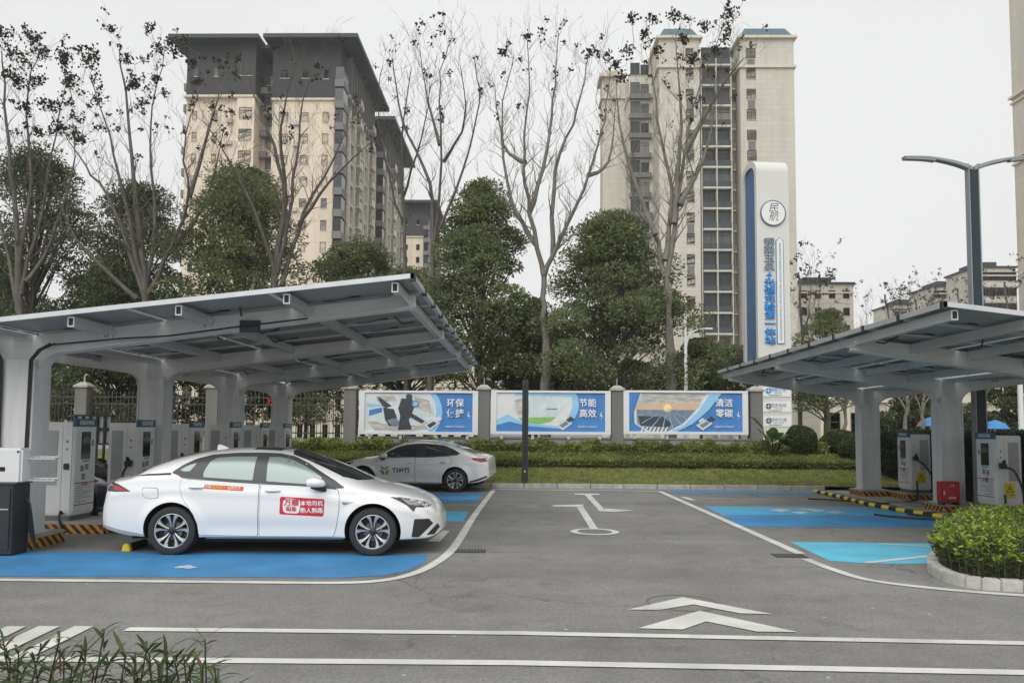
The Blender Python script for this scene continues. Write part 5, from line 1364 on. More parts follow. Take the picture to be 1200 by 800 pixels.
eg('dark broad leaved tree low between the two tall green crowns', 586, 668, 352, 462, 33.2, leaf=LEAF_B, seed=41, n=3800, clumps=34, lsz=.2, trunk=.08, base=1.0, shape=.6)
eg('grey green tree behind the right canopy beside the pylon', 925, 1012, 362, 480, 42, seed=19, n=6000, clumps=50)
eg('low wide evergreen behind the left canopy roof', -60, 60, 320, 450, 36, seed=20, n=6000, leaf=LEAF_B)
eg('broad low green tree filling behind the left canopy roof', 60, 215, 318, 440, 35, seed=21, n=8000)
eg('shaded shrub like tree behind the railing at the canopy columns', 205, 300, 380, 497, 33, seed=22, n=5000, clumps=40, trunk=.08, leaf=LEAF_B)
eg('shaded tree behind the railing under the third and fourth columns', 300, 415, 385, 497, 34, seed=23, n=5000, clumps=40, trunk=.08)
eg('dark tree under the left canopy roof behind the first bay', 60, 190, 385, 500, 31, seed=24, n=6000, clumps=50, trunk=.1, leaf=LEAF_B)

eg('low green tree filling in behind the canopy tip', 425, 530, 318, 455, 36, seed=31, n=8000)
eg('low green tree far behind the gap between the conical and the wide evergreen', 575, 668, 372, 460, 38, seed=32, n=7000, clumps=50)
eg('low green tree behind the right end of the billboards', 830, 900, 405, 480, 40, seed=33, n=5000, clumps=45, trunk=.08)
eg('low dark tree across the street behind the right canopy columns', 1035, 1110, 440, 512, 36, seed=34, n=5000, clumps=45, trunk=.07, base=0, leaf=LEAF_B)
eg('low dark tree at the right frame edge behind the cabinets', 1140, 1215, 430, 512, 37, seed=35, n=5000, clumps=45, trunk=.07, base=0, leaf=LEAF_B)
def bare_tree(label, Y, limbs, r0, seeds, seed, base_py=455, bark=BARK, twl=1.0, base=1.0, group='bare trees beyond the fence', dens_=1.0, seedpos=None):
    rr_ = random.Random(seed)
    l0 = limbs[0]; bx = AX(l0[0][0], Y)
    t = thing('bare_tree', label, 'tree', (bx, Y, base), 0, group)
    O = Vector((bx, Y, base)); tb_, bb = MB(), MB(); tips = []
    def W3(p, dy): v = at(p[0], p[1], Y + dy); return v - O
    def twig(p, d, r_, L_, lev):
        n_ = 3 if lev else 4; pts = [p]; q = p; dd = d.copy(); rad = [r_]
        for i in range(n_):
            dd = (dd + Vector((rr_.gauss(0, .22), rr_.gauss(0, .22), rr_.gauss(.10, .14)))).normalized(); q = q + dd * L_ / n_; pts.append(q.copy()); rad.append(r_ * (1 - .22 * (i + 1)))
        bb.tube(pts, rad, 4 if lev else 5, cap=False)
        if lev < 3:
            for _ in range(rr_.choice([2, 3, 3]) if lev == 0 else (rr_.choice([1, 2, 2]) if lev == 1 else rr_.choice([1, 1, 2]))):
                i = rr_.randint(1, n_); a = rr_.uniform(0, 6.28); o_ = Vector((math.cos(a), math.sin(a) * .8, rr_.uniform(.1, .9)))
                twig(pts[i], (dd * .9 + o_ * .75).normalized(), max(.0055, rad[i] * .6), L_ * rr_.uniform(.5, .8), lev + 1)
        tips.append(q)
    for li, l in enumerate(limbs):
        dys = [0] * len(l); 
        if li: 
            s_ = rr_.choice([-1, 1]) * rr_.uniform(.6, 2.2); dys = [s_ * (i / (len(l) - 1)) for i in range(len(l))]
        P = smooth_path([W3(p, dy) for p, dy in zip(l, dys)], 4)
        if li == 0: P[0].z = -.3
        nP = len(P); ra = r0 if li == 0 else r0 * .52
        rad = [max(.018, ra * (1 - .93 * (i / (nP - 1)) ** .8)) if li else max(r0 * .5 if l[-1][1] > 260 else .02, r0 * (1 - .9 * (i / (nP - 1)) ** 1.0)) for i in range(nP)]
        for i in range(1, nP - 1): P[i] = P[i] + Vector((rr_.gauss(0, .03), rr_.gauss(0, .05), 0))
        (tb_ if li == 0 else bb).tube(P, rad, 9 if li == 0 else 7)
        for i in range(2 if li else nP // 2, nP):
            if li == 0 and l[-1][1] > 260: break
            for _ in range(2 if rr_.random() < .75 * dens_ else 1):
                a = rr_.uniform(0, 6.28); d0 = (P[i] - P[i - 1]).normalized(); o_ = Vector((math.cos(a), math.sin(a) * .8, rr_.uniform(0, .5)))
                twig(P[i], (d0 * .8 + o_ * .8).normalized(), max(.008, rad[i] * .34), twl * rr_.uniform(.9, 1.9) * (1 - .35 * i / nP), 0 if i < nP * .85 else 1)
        tips.append(P[-1])
    # dry seed clusters near the top twigs
    P_, D_ = [], []
    tops = [q for q in tips if q.z > 0]; zmx = max(q.z for q in tops); 
    for q in tops:
        if rr_.random() < seeds * max(0, (q.z / zmx - .62)) * 1.1:
            for _ in range(rr_.randint(4, 11)): P_.append((q.x + rr_.gauss(0, .07), q.y + rr_.gauss(0, .07), q.z - .05 + rr_.gauss(0, .07))); D_.append((rr_.gauss(0, 1), rr_.gauss(0, 1), rr_.gauss(0, 1)))
    for (px, py, s_) in (seedpos or []):
        c = at(px, py, Y + rr_.uniform(-.8, .8)) - O; n_ = int(70 * s_)
        for _ in range(n_): P_.append((c.x + rr_.gauss(0, .16 * s_), c.y + rr_.gauss(0, .16 * s_), c.z + rr_.gauss(0, .15 * s_))); D_.append((rr_.gauss(0, 1), rr_.gauss(0, 1), rr_.gauss(0, 1)))
        near_ = min(tips, key=lambda q: (q - c).length); mid_ = near_.lerp(c, .5) + Vector((0, 0, -.08)); bb.tube([near_, mid_, c], [.012, .009, .006], 4, cap=False)
    tb_.build('trunk', bark, t, smooth=60); bb.build('branches', bark, t, smooth=60)
    if P_: leaf_cloud(P_, D_, .15, .10, 'seed_clusters', SEED, t, (0, 0, 0))
    return t
bare_tree('bare tree at the left frame edge thick with dark seed clusters', 30, [[(25, 450), (24, 390), (22, 330), (18, 250), (8, 150), (2, 60)], [(24, 345), (45, 260), (62, 180), (78, 95)], [(22, 310), (36, 210), (32, 120), (48, 60)], [(22, 360), (5, 280), (-15, 180), (-20, 90)], [(30, 330), (60, 285), (84, 200), (88, 150)]], .20, .75, 31,
          seedpos=[(5, 40, 1.3), (12, 62, 1), (40, 45, 1), (30, 70, 1.1), (52, 62, 1), (10, 85, .9), (45, 95, .8), (22, 95, .9), (62, 125, 1), (75, 70, .9), (30, 125, .8)])
bare_tree('bare many stemmed tree with dark clusters left of the cream tower', 29.5, [[(172, 450), (172, 400), (170, 338), (160, 250), (152, 160), (140, 60)], [(170, 345), (150, 250), (128, 160), (105, 90)], [(171, 340), (182, 250), (176, 150), (192, 62)], [(173, 345), (200, 290), (222, 225), (216, 175), (232, 110)], [(170, 350), (132, 240), (100, 195), (68, 140)], [(222, 230), (245, 150), (262, 92)], [(205, 285), (240, 240), (262, 150)], [(160, 350), (90, 280), (60, 210)]], .21, .8, 32,
          seedpos=[(108, 62, 1), (102, 72, .9), (176, 33, .7), (130, 35, .6), (160, 95, .9), (148, 70, .8), (115, 115, .9), (75, 65, 1), (80, 95, .9), (155, 100, .8), (184, 92, .7), (205, 60, .7), (225, 75, .7), (232, 95, .7), (90, 160, .8), (70, 150, .9), (95, 165, .7), (50, 120, .8), (45, 155, .7), (198, 50, .7), (215, 50, .7)])
bare_tree('bare tree forking in front of the dark topped cream tower', 29.8, [[(326, 450), (325, 380), (323, 305), (335, 235), (312, 150), (285, 85)], [(325, 320), (342, 235), (352, 140), (372, 65)], [(330, 335), (356, 250), (400, 170), (412, 110)], [(324, 330), (300, 250), (270, 190), (245, 150)], [(335, 240), (330, 150), (345, 80)], [(350, 265), (385, 215), (440, 160)]], .20, .10, 33)
bare_tree('thin double bare tree right of the cream tower', 30.5, [[(505, 450), (507, 380), (507, 300), (503, 215), (472, 140), (460, 70)], [(507, 300), (518, 190), (515, 100), (528, 48)], [(508, 285), (542, 200), (560, 120), (556, 70)], [(515, 170), (500, 110), (492, 60)], [(520, 190), (545, 140), (540, 80)]], .15, .10, 34)
bare_tree('slender bare tree just right of the cream tower edge', 32, [[(478, 450), (475, 360), (474, 260), (470, 170), (482, 80)], [(474, 270), (455, 200), (442, 130), (448, 80)], [(473, 230), (495, 160), (505, 100)]], .13, .2, 35)
bare_tree('tall pale trunked bare tree above the gap between first and second billboard', 29.6, [[(640, 462), (639, 400), (637, 360), (637, 316)], [(637, 322), (622, 250), (612, 180), (620, 110), (618, 48)], [(638, 322), (662, 268), (690, 205), (708, 140), (716, 78)], [(627, 285), (598, 230), (588, 140), (602, 65)], [(648, 300), (652, 200), (676, 130), (690, 66)], [(620, 250), (640, 180), (650, 100), (655, 40)], [(690, 205), (712, 190), (722, 120)], [(615, 190), (590, 170), (580, 100)]], .22, .14, 36, bark=BARKP, dens_=1.3,
          seedpos=[(618, 42, .6), (690, 62, .7), (712, 66, .7), (590, 62, .6), (722, 75, .6)])
bare_tree('tall forked bare tree with big dark clusters in front of the pale right tower', 29.8, [[(786, 462), (785, 400), (783, 360), (780, 318)], [(780, 325), (766, 272), (745, 242), (734, 195)], [(782, 325), (793, 250), (802, 180), (816, 110), (852, 22)], [(779, 305), (786, 220), (770, 140), (762, 62)], [(790, 262), (797, 150), (792, 40)], [(802, 180), (840, 110), (870, 70)], [(768, 275), (730, 170), (722, 95)], [(797, 240), (830, 170), (838, 100)]], .25, .30, 37, bark=BARKP, dens_=1.2,
          seedpos=[(740, 22, .8), (765, 22, .8), (790, 18, .9), (825, 30, .8), (855, 15, 1), (800, 45, .8), (770, 60, .7), (735, 60, .8), (838, 60, .8), (812, 70, .7), (728, 90, .8), (850, 45, .7), (755, 40, .7)])
for i, (px, py, Y, lb) in enumerate([(938, 320, 44, 'thin bare tree beside the pylon in front of the small beige block'), (1040, 345, 62, 'faint bare tree above the right canopy, left of the lamp'), (1075, 350, 60, 'faint bare tree showing above the right canopy just left of the lamp pole'), (1125, 338, 64, 'faint bare tree directly beside the lamp pole above the canopy'), (1180, 330, 60, 'faint bare tree at the right frame edge above the canopy')]):
    bare_tree(lb, Y, [[(px, 500), (px, 430), (px + 2, 385), (px - 3, py)], [(px, 420), (px + 18, 380), (px + 24, py + 12)], [(px, 430), (px - 20, 390), (px - 26, py + 20)], [(px + 1, 400), (px + 10, 370), (px + 12, py + 5)]], .14, .9, 50 + i, twl=1.3, base=0)
for i, (px, Y, lb) in enumerate([(1062, 30, 'small bare tree under the right canopy between its columns'), (1082, 32, 'second small bare tree under the right canopy, nearer the big column'), (1150, 33, 'small bare tree behind the nearer right cabinet'), (990, 33, 'small bare tree behind the globe bushes')]):
    bare_tree(lb, Y, [[(px, 508), (px, 480), (px + 1, 450), (px - 2, 400)], [(px, 480), (px + 14, 440), (px + 18, 395)], [(px, 485), (px - 14, 450), (px - 22, 405)], [(px, 470), (px + 6, 430), (px + 4, 390)]], .09, .0, 60 + i, twl=.8, base=0, bark=BARKP)

# ---- hedges, globes, bushes
HL = mat_leaf('hedge_leaf_dark', (.016, .028, .012), (.035, .055, .02), .45, 2)
GL = mat_leaf('globe_leaf', (.045, .07, .018), (.11, .14, .045), .4, 2.5)
def surf_leaves(fn, n, name, mats, parent, L, W, extra=None, up=.3, origin=(0, 0, 0)):
    P, D_ = [], []
    for _ in range(n): p, d = fn(); P.append(p); D_.append(d)
    D_ = np.array(D_) * .8 + rng.normal(0, .6, (n, 3)) + np.array([0, 0, up])
    return leaf_cloud(np.array(P), D_, L, W, name, mats, parent, origin, extra=extra)
def box_hedge(label, x0, x1, y0, y1, z0, z1, n, L=.09):
    cx, cy = (x0 + x1) / 2, (y0 + y1) / 2
    t = thing('hedge', label, 'hedge', (cx, cy, z0), 0, 'dark clipped hedges behind the right cabinets')
    hx, hy, h = (x1 - x0) / 2, (y1 - y0) / 2, z1 - z0
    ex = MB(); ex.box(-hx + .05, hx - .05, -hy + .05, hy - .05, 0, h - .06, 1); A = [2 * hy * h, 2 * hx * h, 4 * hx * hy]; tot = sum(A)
    def fn():
        u = rng.uniform() * tot; wv = .06 * math.sin(rng.uniform(0, 6)) 
        if u < A[0]: p = (-hx + rng.normal(0, .03), rng.uniform(-hy, hy), rng.uniform(0, h)); d = (-1, 0, 0)
        elif u < A[0] + A[1]: p = (rng.uniform(-hx, hx), -hy + rng.normal(0, .03), rng.uniform(0, h)); d = (0, -1, 0)
        else:
            p = [rng.uniform(-hx, hx), rng.uniform(-hy, hy), 0]; p[2] = h + .05 * math.sin(p[0] * 4) + .04 * math.sin(p[1] * 5) + rng.normal(0, .03); d = (0, 0, 1)
        return p, d
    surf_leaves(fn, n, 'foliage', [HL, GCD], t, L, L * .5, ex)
box_hedge('dark clipped hedge running behind the two right hand cabinets', RCX + 1.75, RCX + 3.0, 13.5, 22.6, .04, 1.62, 16000)
box_hedge('dark clipped hedge across the end behind the farthest right column', RCX + 1.9, RCX + 10, 23.6, 24.6, .5, 1.75, 12000)
def globe(label, px0, px1, pyt, pyb, Y, n, sq=1):
    cx = AX((px0 + px1) / 2, Y); r_ = wm((px0, px1), Y) / 2; z1 = AZ(px0, pyt, Y); z0 = bank_z(Y); h = z1 - z0
    t = thing('globe_bush', label, 'bush', (cx, Y, z0), 0, 'clipped globe bushes')
    ex = MB(); K = 10
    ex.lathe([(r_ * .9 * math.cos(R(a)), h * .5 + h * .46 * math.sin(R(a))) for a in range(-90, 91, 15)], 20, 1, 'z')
    def fn():
        d = rng.normal(size=3); d /= np.linalg.norm(d); k = 1 + .05 * math.sin(5 * d[0] + 4 * d[2])
        return (d[0] * r_ * .96 * k, d[1] * r_ * .96 * k, h * .5 + d[2] * h * .5 * k), d
    surf_leaves(fn, n, 'foliage', [GL, GCD], t, .085, .045, ex)
globe('clipped round bush behind the strelitzia plant, lightest of the bushes', 918, 958, 498, 540, 26.2, 3500)
globe('clipped round bush standing furthest back of the bushes', 962, 1006, 503, 545, 27.4, 3500)
globe('clipped round bush nearest the farthest right column', 983, 1018, 509, 552, 25.4, 3200)
# strelitzia-like plant beside the last pillar
SY = 25.7; sx = AX(905, SY); t = thing('banana_plant', 'large leaved green plant with paddle leaves beside the last stone pillar', 'plant', (sx, SY, bank_z(SY)))
BL = mat_leaf('paddle_leaf', (.05, .09, .025), (.12, .17, .06), .3, 2)
rr_ = random.Random(9)
for k in range(13):
    a = rr_.uniform(0, 6.28); hgt = rr_.uniform(.8, 1.75); out_ = rr_.uniform(.25, .85)
    d = Vector((math.cos(a), math.sin(a) * .7, 0)); p0 = d * .05; p1 = d * out_ * .5 + Vector((0, 0, hgt * .6)); p2 = d * out_ + Vector((0, 0, hgt))
    b = MB(); b.tube([p0, p1], [.022, .014], 6)
    n_ = 8; sd_ = Vector((-d.y, d.x, 0)).normalized(); V, F = [], []
    for i in range(n_ + 1):
        u = i / n_; c = p1.lerp(p2, u) + Vector((0, 0, -.35 * u * u * out_)) + d * u * .15; wd = .17 * math.sin(math.pi * min(.98, u * .93 + .05)) ** .7
        V += [c - sd_ * wd + Vector((0, 0, .03)), c, c + sd_ * wd + Vector((0, 0, .03))]
    for i in range(n_): F += [(3 * i, 3 * i + 1, 3 * i + 4, 3 * i + 3), (3 * i + 1, 3 * i + 2, 3 * i + 5, 3 * i + 4)]
    b.add(V, F); b.build('leaf', BL, t, smooth=60)
# ---- planted island at the right with its kerb
edge = [G(*q) for q in [(1330, 700), (1260, 697), (1200, 694), (1150, 690.5), (1115, 684), (1094, 675), (1086, 666)]]
far = [G(1092, 655), G(1120, 640), G(1330, 634)]
E = smooth_path([Vector((p.x, p.y, 0)) for p in edge + far], 6)
ring_in = []
for i, p in enumerate(E):
    tn = (E[min(i + 1, len(E) - 1)] - E[max(i - 1, 0)]).normalized(); nn = Vector((tn.y, -tn.x, 0)); ring_in.append(p + nn * .14)
cen = sum(E, Vector()) / len(E)
if (ring_in[20] - cen).length > (E[20] - cen).length: ring_in = [2 * a - c for a, c in zip(E, ring_in)]
b = MB(); step = 3
for i in range(0, len(E) - step, step):
    ii = list(range(i, i + step + 1)); ou = [E[j] for j in ii]; inn = [ring_in[j] for j in ii]
    ou[-1] = ou[-2].lerp(ou[-1], .93); inn[-1] = inn[-2].lerp(inn[-1], .93)
    pl_ = [(p.x, p.y) for p in ou] + [(p.x, p.y) for p in inn[::-1]]; b.prism(pl_, 'z', -.02, .125 + random.uniform(-.003, .003))
struct(b.build('kerb', mat('kerb_pale', (.46, .46, .43), .85, var=.2, vscale=5, bump=.35, bscale=30), bevel=.012))
b = MB(); b.prism([(p.x, p.y) for p in ring_in], 'z', -.02, .1); struct(b.build('planting_bed', mat('soil', (.05, .04, .03), .95, var=.3, vscale=8)))
bx0 = min(p.x for p in ring_in)
BUSH1 = mat_leaf('bush_leaf', (.055, .09, .022), (.12, .17, .045), .4, 3); BUSH2 = mat_leaf('bush_tip_leaf', (.27, .38, .035), (.40, .52, .07), .3, 3)
def inside(x, y, poly):
    c = False
    for i in range(len(poly)):
        a, d = poly[i], poly[(i + 1) % len(poly)]
        if (a.y > y) != (d.y > y) and x < (d.x - a.x) * (y - a.y) / (d.y - a.y) + a.x: c = not c
    return c
cenr = sum(ring_in, Vector()) / len(ring_in); shr = [cenr + (p - cenr) * .985 for p in ring_in]
P_, D_, MI = [], [], []
minx, maxx = min(p.x for p in shr), max(p.x for p in shr); miny, maxy = min(p.y for p in shr), max(p.y for p in shr)
sprigs = 0; core = MB()
rb_ = random.Random(21)
segs = [(shr[i].x, shr[i].y) for i in range(len(shr))]
SA = np.array(segs)
while sprigs < 1500:
    x, y = rb_.uniform(minx, maxx), rb_.uniform(miny, maxy)
    if not inside(x, y, shr): continue
    sprigs += 1
    de = float(np.min(np.hypot(SA[:, 0] - x, SA[:, 1] - y))); top = .64 - .26 * math.exp(-de / .16) + .05 * math.sin(x * 5) * math.cos(y * 4) + rb_.gauss(0, .035)
    lean = (Vector((x, y, 0)) - Vector((cenr.x, cenr.y, 0))) * (.10 if de < .3 else .02)
    base_ = Vector((x, y, .1)); tp = Vector((x + lean.x, y + lean.y, top)); core.tube([base_, tp], [.008, .004], 3, 2, cap=False)
    nl = 26 if de < .5 else 13
    for j in range(nl):
        u = rb_.uniform(.12 if de < .5 else .6, 1) ** .8; c = base_.lerp(tp, u); a = rb_.uniform(0, 6.28); o_ = Vector((math.cos(a), math.sin(a), 0))
        c = c + o_ * rb_.uniform(.02, .09); P_.append(tuple(c)); D_.append((o_.x, o_.y, rb_.uniform(.1, 1.0))); MI.append(0 if u < .74 or rb_.random() < .25 else 3)
MI = [1 if m == 3 else 0 for m in MI]
core.m = [2] * len(core.f)
t = thing('planted_bush', 'dense low bush with lime green tips in the kerbed bed at the right', 'bush', (cenr.x, cenr.y, 0))
leaf_cloud(P_, D_, .062, .030, 'foliage', [BUSH1, BUSH2, BARK], t, tuple((cenr.x, cenr.y, 0)), mi=MI, extra=core)
# ---- slender leaved plants in front of the camera, bottom left
OL = mat_leaf('oleander_leaf', (.03, .06, .018), (.09, .13, .04), .5, 4); ST = mat('stem_reddish', (.05, .035, .025), .7)
OB = mat_leaf('oleander_dry', (.16, .05, .03), (.2, .09, .04), .3, 4)
def lance(b, p, d, L_, w_, droop, rr_, m):
    s_ = d.cross(Vector((rr_.gauss(0, .4), rr_.gauss(0, .4), 1))).normalized(); V = []; n_ = 5; up = s_.cross(d)
    for i in range(n_ + 1):
        u = i / n_; c = p + d * L_ * u + Vector((0, 0, -droop * L_ * u * u)); wd = w_ * math.sin(math.pi * (u * .94 + .03)) ** .8
        V += [c - s_ * wd + up * wd * .3, c, c + s_ * wd + up * wd * .3]
    F = []
    for i in range(n_): F += [(3 * i, 3 * i + 1, 3 * i + 4, 3 * i + 3), (3 * i + 1, 3 * i + 2, 3 * i + 5, 3 * i + 4)]
    b.add(V, F, m)
rr_ = random.Random(77)
olabels = {}
stems = [(12, 770), (40, 772), (85, 780), (185, 778), (215, 766), (-20, 748), (4, 752), (22, 762), (48, 756), (75, 766), (70, 748), (98, 760), (122, 738), (100, 772), (128, 775), (148, 766), (158, 772), (175, 765), (172, 758), (196, 762), (205, 776), (222, 780), (240, 748), (238, 778), (252, 784), (30, 780), (60, 782), (-30, 775), (110, 786), (160, 786), (190, 788)]
clusters = [('leafy plant at the bottom left corner of the photo', list(range(0, 8))), ('leafy plant with the tall thin shoot left of the middle of the clump', list(range(8, 14))), ('leafy plant in the middle of the bottom left clump', list(range(14, 20))), ('leafy plant at the right end of the bottom left clump', list(range(20, 25))), ('low leafy plant filling the front of the bottom left clump', list(range(25, 31)))]
for lb, idx in clusters:
    Yc = 3.0; pc = at(sum(stems[i][0] for i in idx) / len(idx), 760, Yc)
    t = thing('oleander_plant', lb, 'plant', (pc.x, pc.y, 0), 0, 'slender leaved plants in front'); b = MB(); sb = MB()
    for i in idx:
        px, py = stems[i]; Y = rr_.uniform(2.75, 3.35); tp = at(px, py, Y) - Vector((pc.x, pc.y, 0)); bs = Vector((tp.x + rr_.gauss(0, .12), tp.y + rr_.gauss(0, .12), 0))
        P = smooth_path([bs, bs.lerp(tp, .5) + Vector((rr_.gauss(0, .03), rr_.gauss(0, .03), 0)), tp], 4); sb.tube(P, [.007 - .0005 * k for k in range(len(P))], 5)
        tall = py < 765
        for k in range(34 if not tall else 22):
            u = 1 - (k / 34) * (.42 if not tall else .36) - (.0 if k < 5 else .03); q = bs.lerp(tp, u); a = k * 2.4 + rr_.uniform(-.4, .4)
            d = Vector((math.cos(a), math.sin(a), rr_.uniform(.35, 1.6) if k < 7 else rr_.uniform(-.1, .9))).normalized()
            lance(b, q, d, rr_.uniform(.09, .19) * (.75 if k < 6 else 1), rr_.uniform(.004, .008), rr_.uniform(.05, .6), rr_, 1 if rr_.random() < .015 else 0)
    b.build('leaves', [OL, OB], t, smooth=60); sb.build('stems', ST, t)
# ================================================================ BUILDINGS
CREAM = mat_wall('cream_cladding', (.72, .62, .485), .90, 3.0, 400, .10)
STONE = mat_wall('stone_cladding', (.60, .565, .49), .80, .75, 1.5, .10)
TOPD = mat('dark_upper_wall', (.028, .029, .031), .7, var=.12, vscale=.3)
ROOFD = mat('roof_dark_slate', (.025, .035, .042), .6, var=.15, vscale=.5)
TRIM = mat('building_trim', (.62, .56, .46), .8, var=.08, vscale=.5)
TRIMG = mat('grey_trim', (.17, .165, .16), .7, var=.1)
WGL = mat('window_glass', (.06, .075, .085), .12, metal=.15, var=.3, vscale=.25); WFR = mat('window_frame_dark', (.06, .062, .065), .5)
WGD = mat('window_glass_dark', (.03, .036, .042), .15, var=.5, vscale=.6)
INT = mat('recess_interior', (.12, .115, .105), .8, var=.3, vscale=.5)
CURT = mat('curtain_pale', (.42, .41, .39), .8)

def vary(m, cols):
    n = m.node_tree; b = n.nodes['Principled BSDF']; oi = n.nodes.new('ShaderNodeObjectInfo'); gi = n.nodes.new('ShaderNodeNewGeometry')
    ad = n.nodes.new('ShaderNodeMath'); ad.operation = 'ADD'; fr = n.nodes.new('ShaderNodeMath'); fr.operation = 'FRACT'
    n.links.new(oi.outputs['Random'], ad.inputs[0]); n.links.new(gi.outputs['Random Per Island'], ad.inputs[1]); n.links.new(ad.outputs[0], fr.inputs[0])
    r = n.nodes.new('ShaderNodeValToRGB'); r.color_ramp.interpolation = 'CONSTANT'; e = r.color_ramp.elements
    e[0].position = 0; e[0].color = (*cols[0], 1); e[1].position = .35; e[1].color = (*cols[1], 1)
    for p, c in zip((.6, .8, .92), cols[2:]): k = e.new(p); k.color = (*c, 1)
    n.links.new(fr.outputs[0], r.inputs[0])
    for l in list(n.links):
        if l.to_socket == b.inputs['Base Color']: n.links.remove(l)
    n.links.new(r.outputs[0], b.inputs['Base Color'])
vary(WGL, [(.05, .065, .075), (.09, .11, .125), (.03, .035, .04), (.26, .27, .27), (.16, .17, .17)])
vary(WGD, [(.025, .03, .035), (.045, .05, .058), (.018, .02, .024), (.10, .105, .11), (.22, .22, .21)])
def win_proto(w_, h_, style=0):
    """window seen from -y, origin at its centre bottom on the wall face"""
    b = MB(); fw = .055
    b.box(-w_ / 2, w_ / 2, .02, .05, 0, h_, 0)                       # pane
    b.box(-w_ / 2 - .05, w_ / 2 + .05, -.05, .04, -.07, -.001, 2)    # sill
    for x in ([-w_ / 2, w_ / 2 - fw] + ([-fw / 2] if w_ > 1 else []) ): b.box(x, x + fw, -.03, .055, 0, h_, 1)
    for z in (0, h_ - fw) + (() if style == 0 and w_ < 1 else (h_ * .7,)): b.box(-w_ / 2 + fw, w_ / 2 - fw, -.028, .052, z, z + fw, 1)
    return b
def add_windows(root, spec, limit=90):
    """spec: list of (kind, x, y, z, rz); the ones that show largest become parts, the rest one stuff part"""
    protos = {}
    for i, (kd, x, y, z, rz) in enumerate(spec):
        if i < limit:
            if kd not in protos:
                w_, h_, st = kd; o = win_proto(w_, h_, st).build('window', [WGL if st == 0 else WGD, WFR, TRIM], root); protos[kd] = o
            else: o = protos[kd].copy(); C.objects.link(o); o.parent = root
            o.location = (x, y, z); o.rotation_euler = (0, 0, rz)
    rest = spec[limit:]
    if rest:
        b = MB()
        for (kd, x, y, z, rz) in rest:
            w_, h_, st = kd; q = win_proto(w_, h_, st); c, s = math.cos(rz), math.sin(rz)
            b.add([(x + a * c - d * s, y + a * s + d * c, z + e) for a, d, e in q.v], q.f, q.m)
        tag(b.build('windows', [WGL, WFR, TRIM], root), kind='stuff')
FH = 3.02
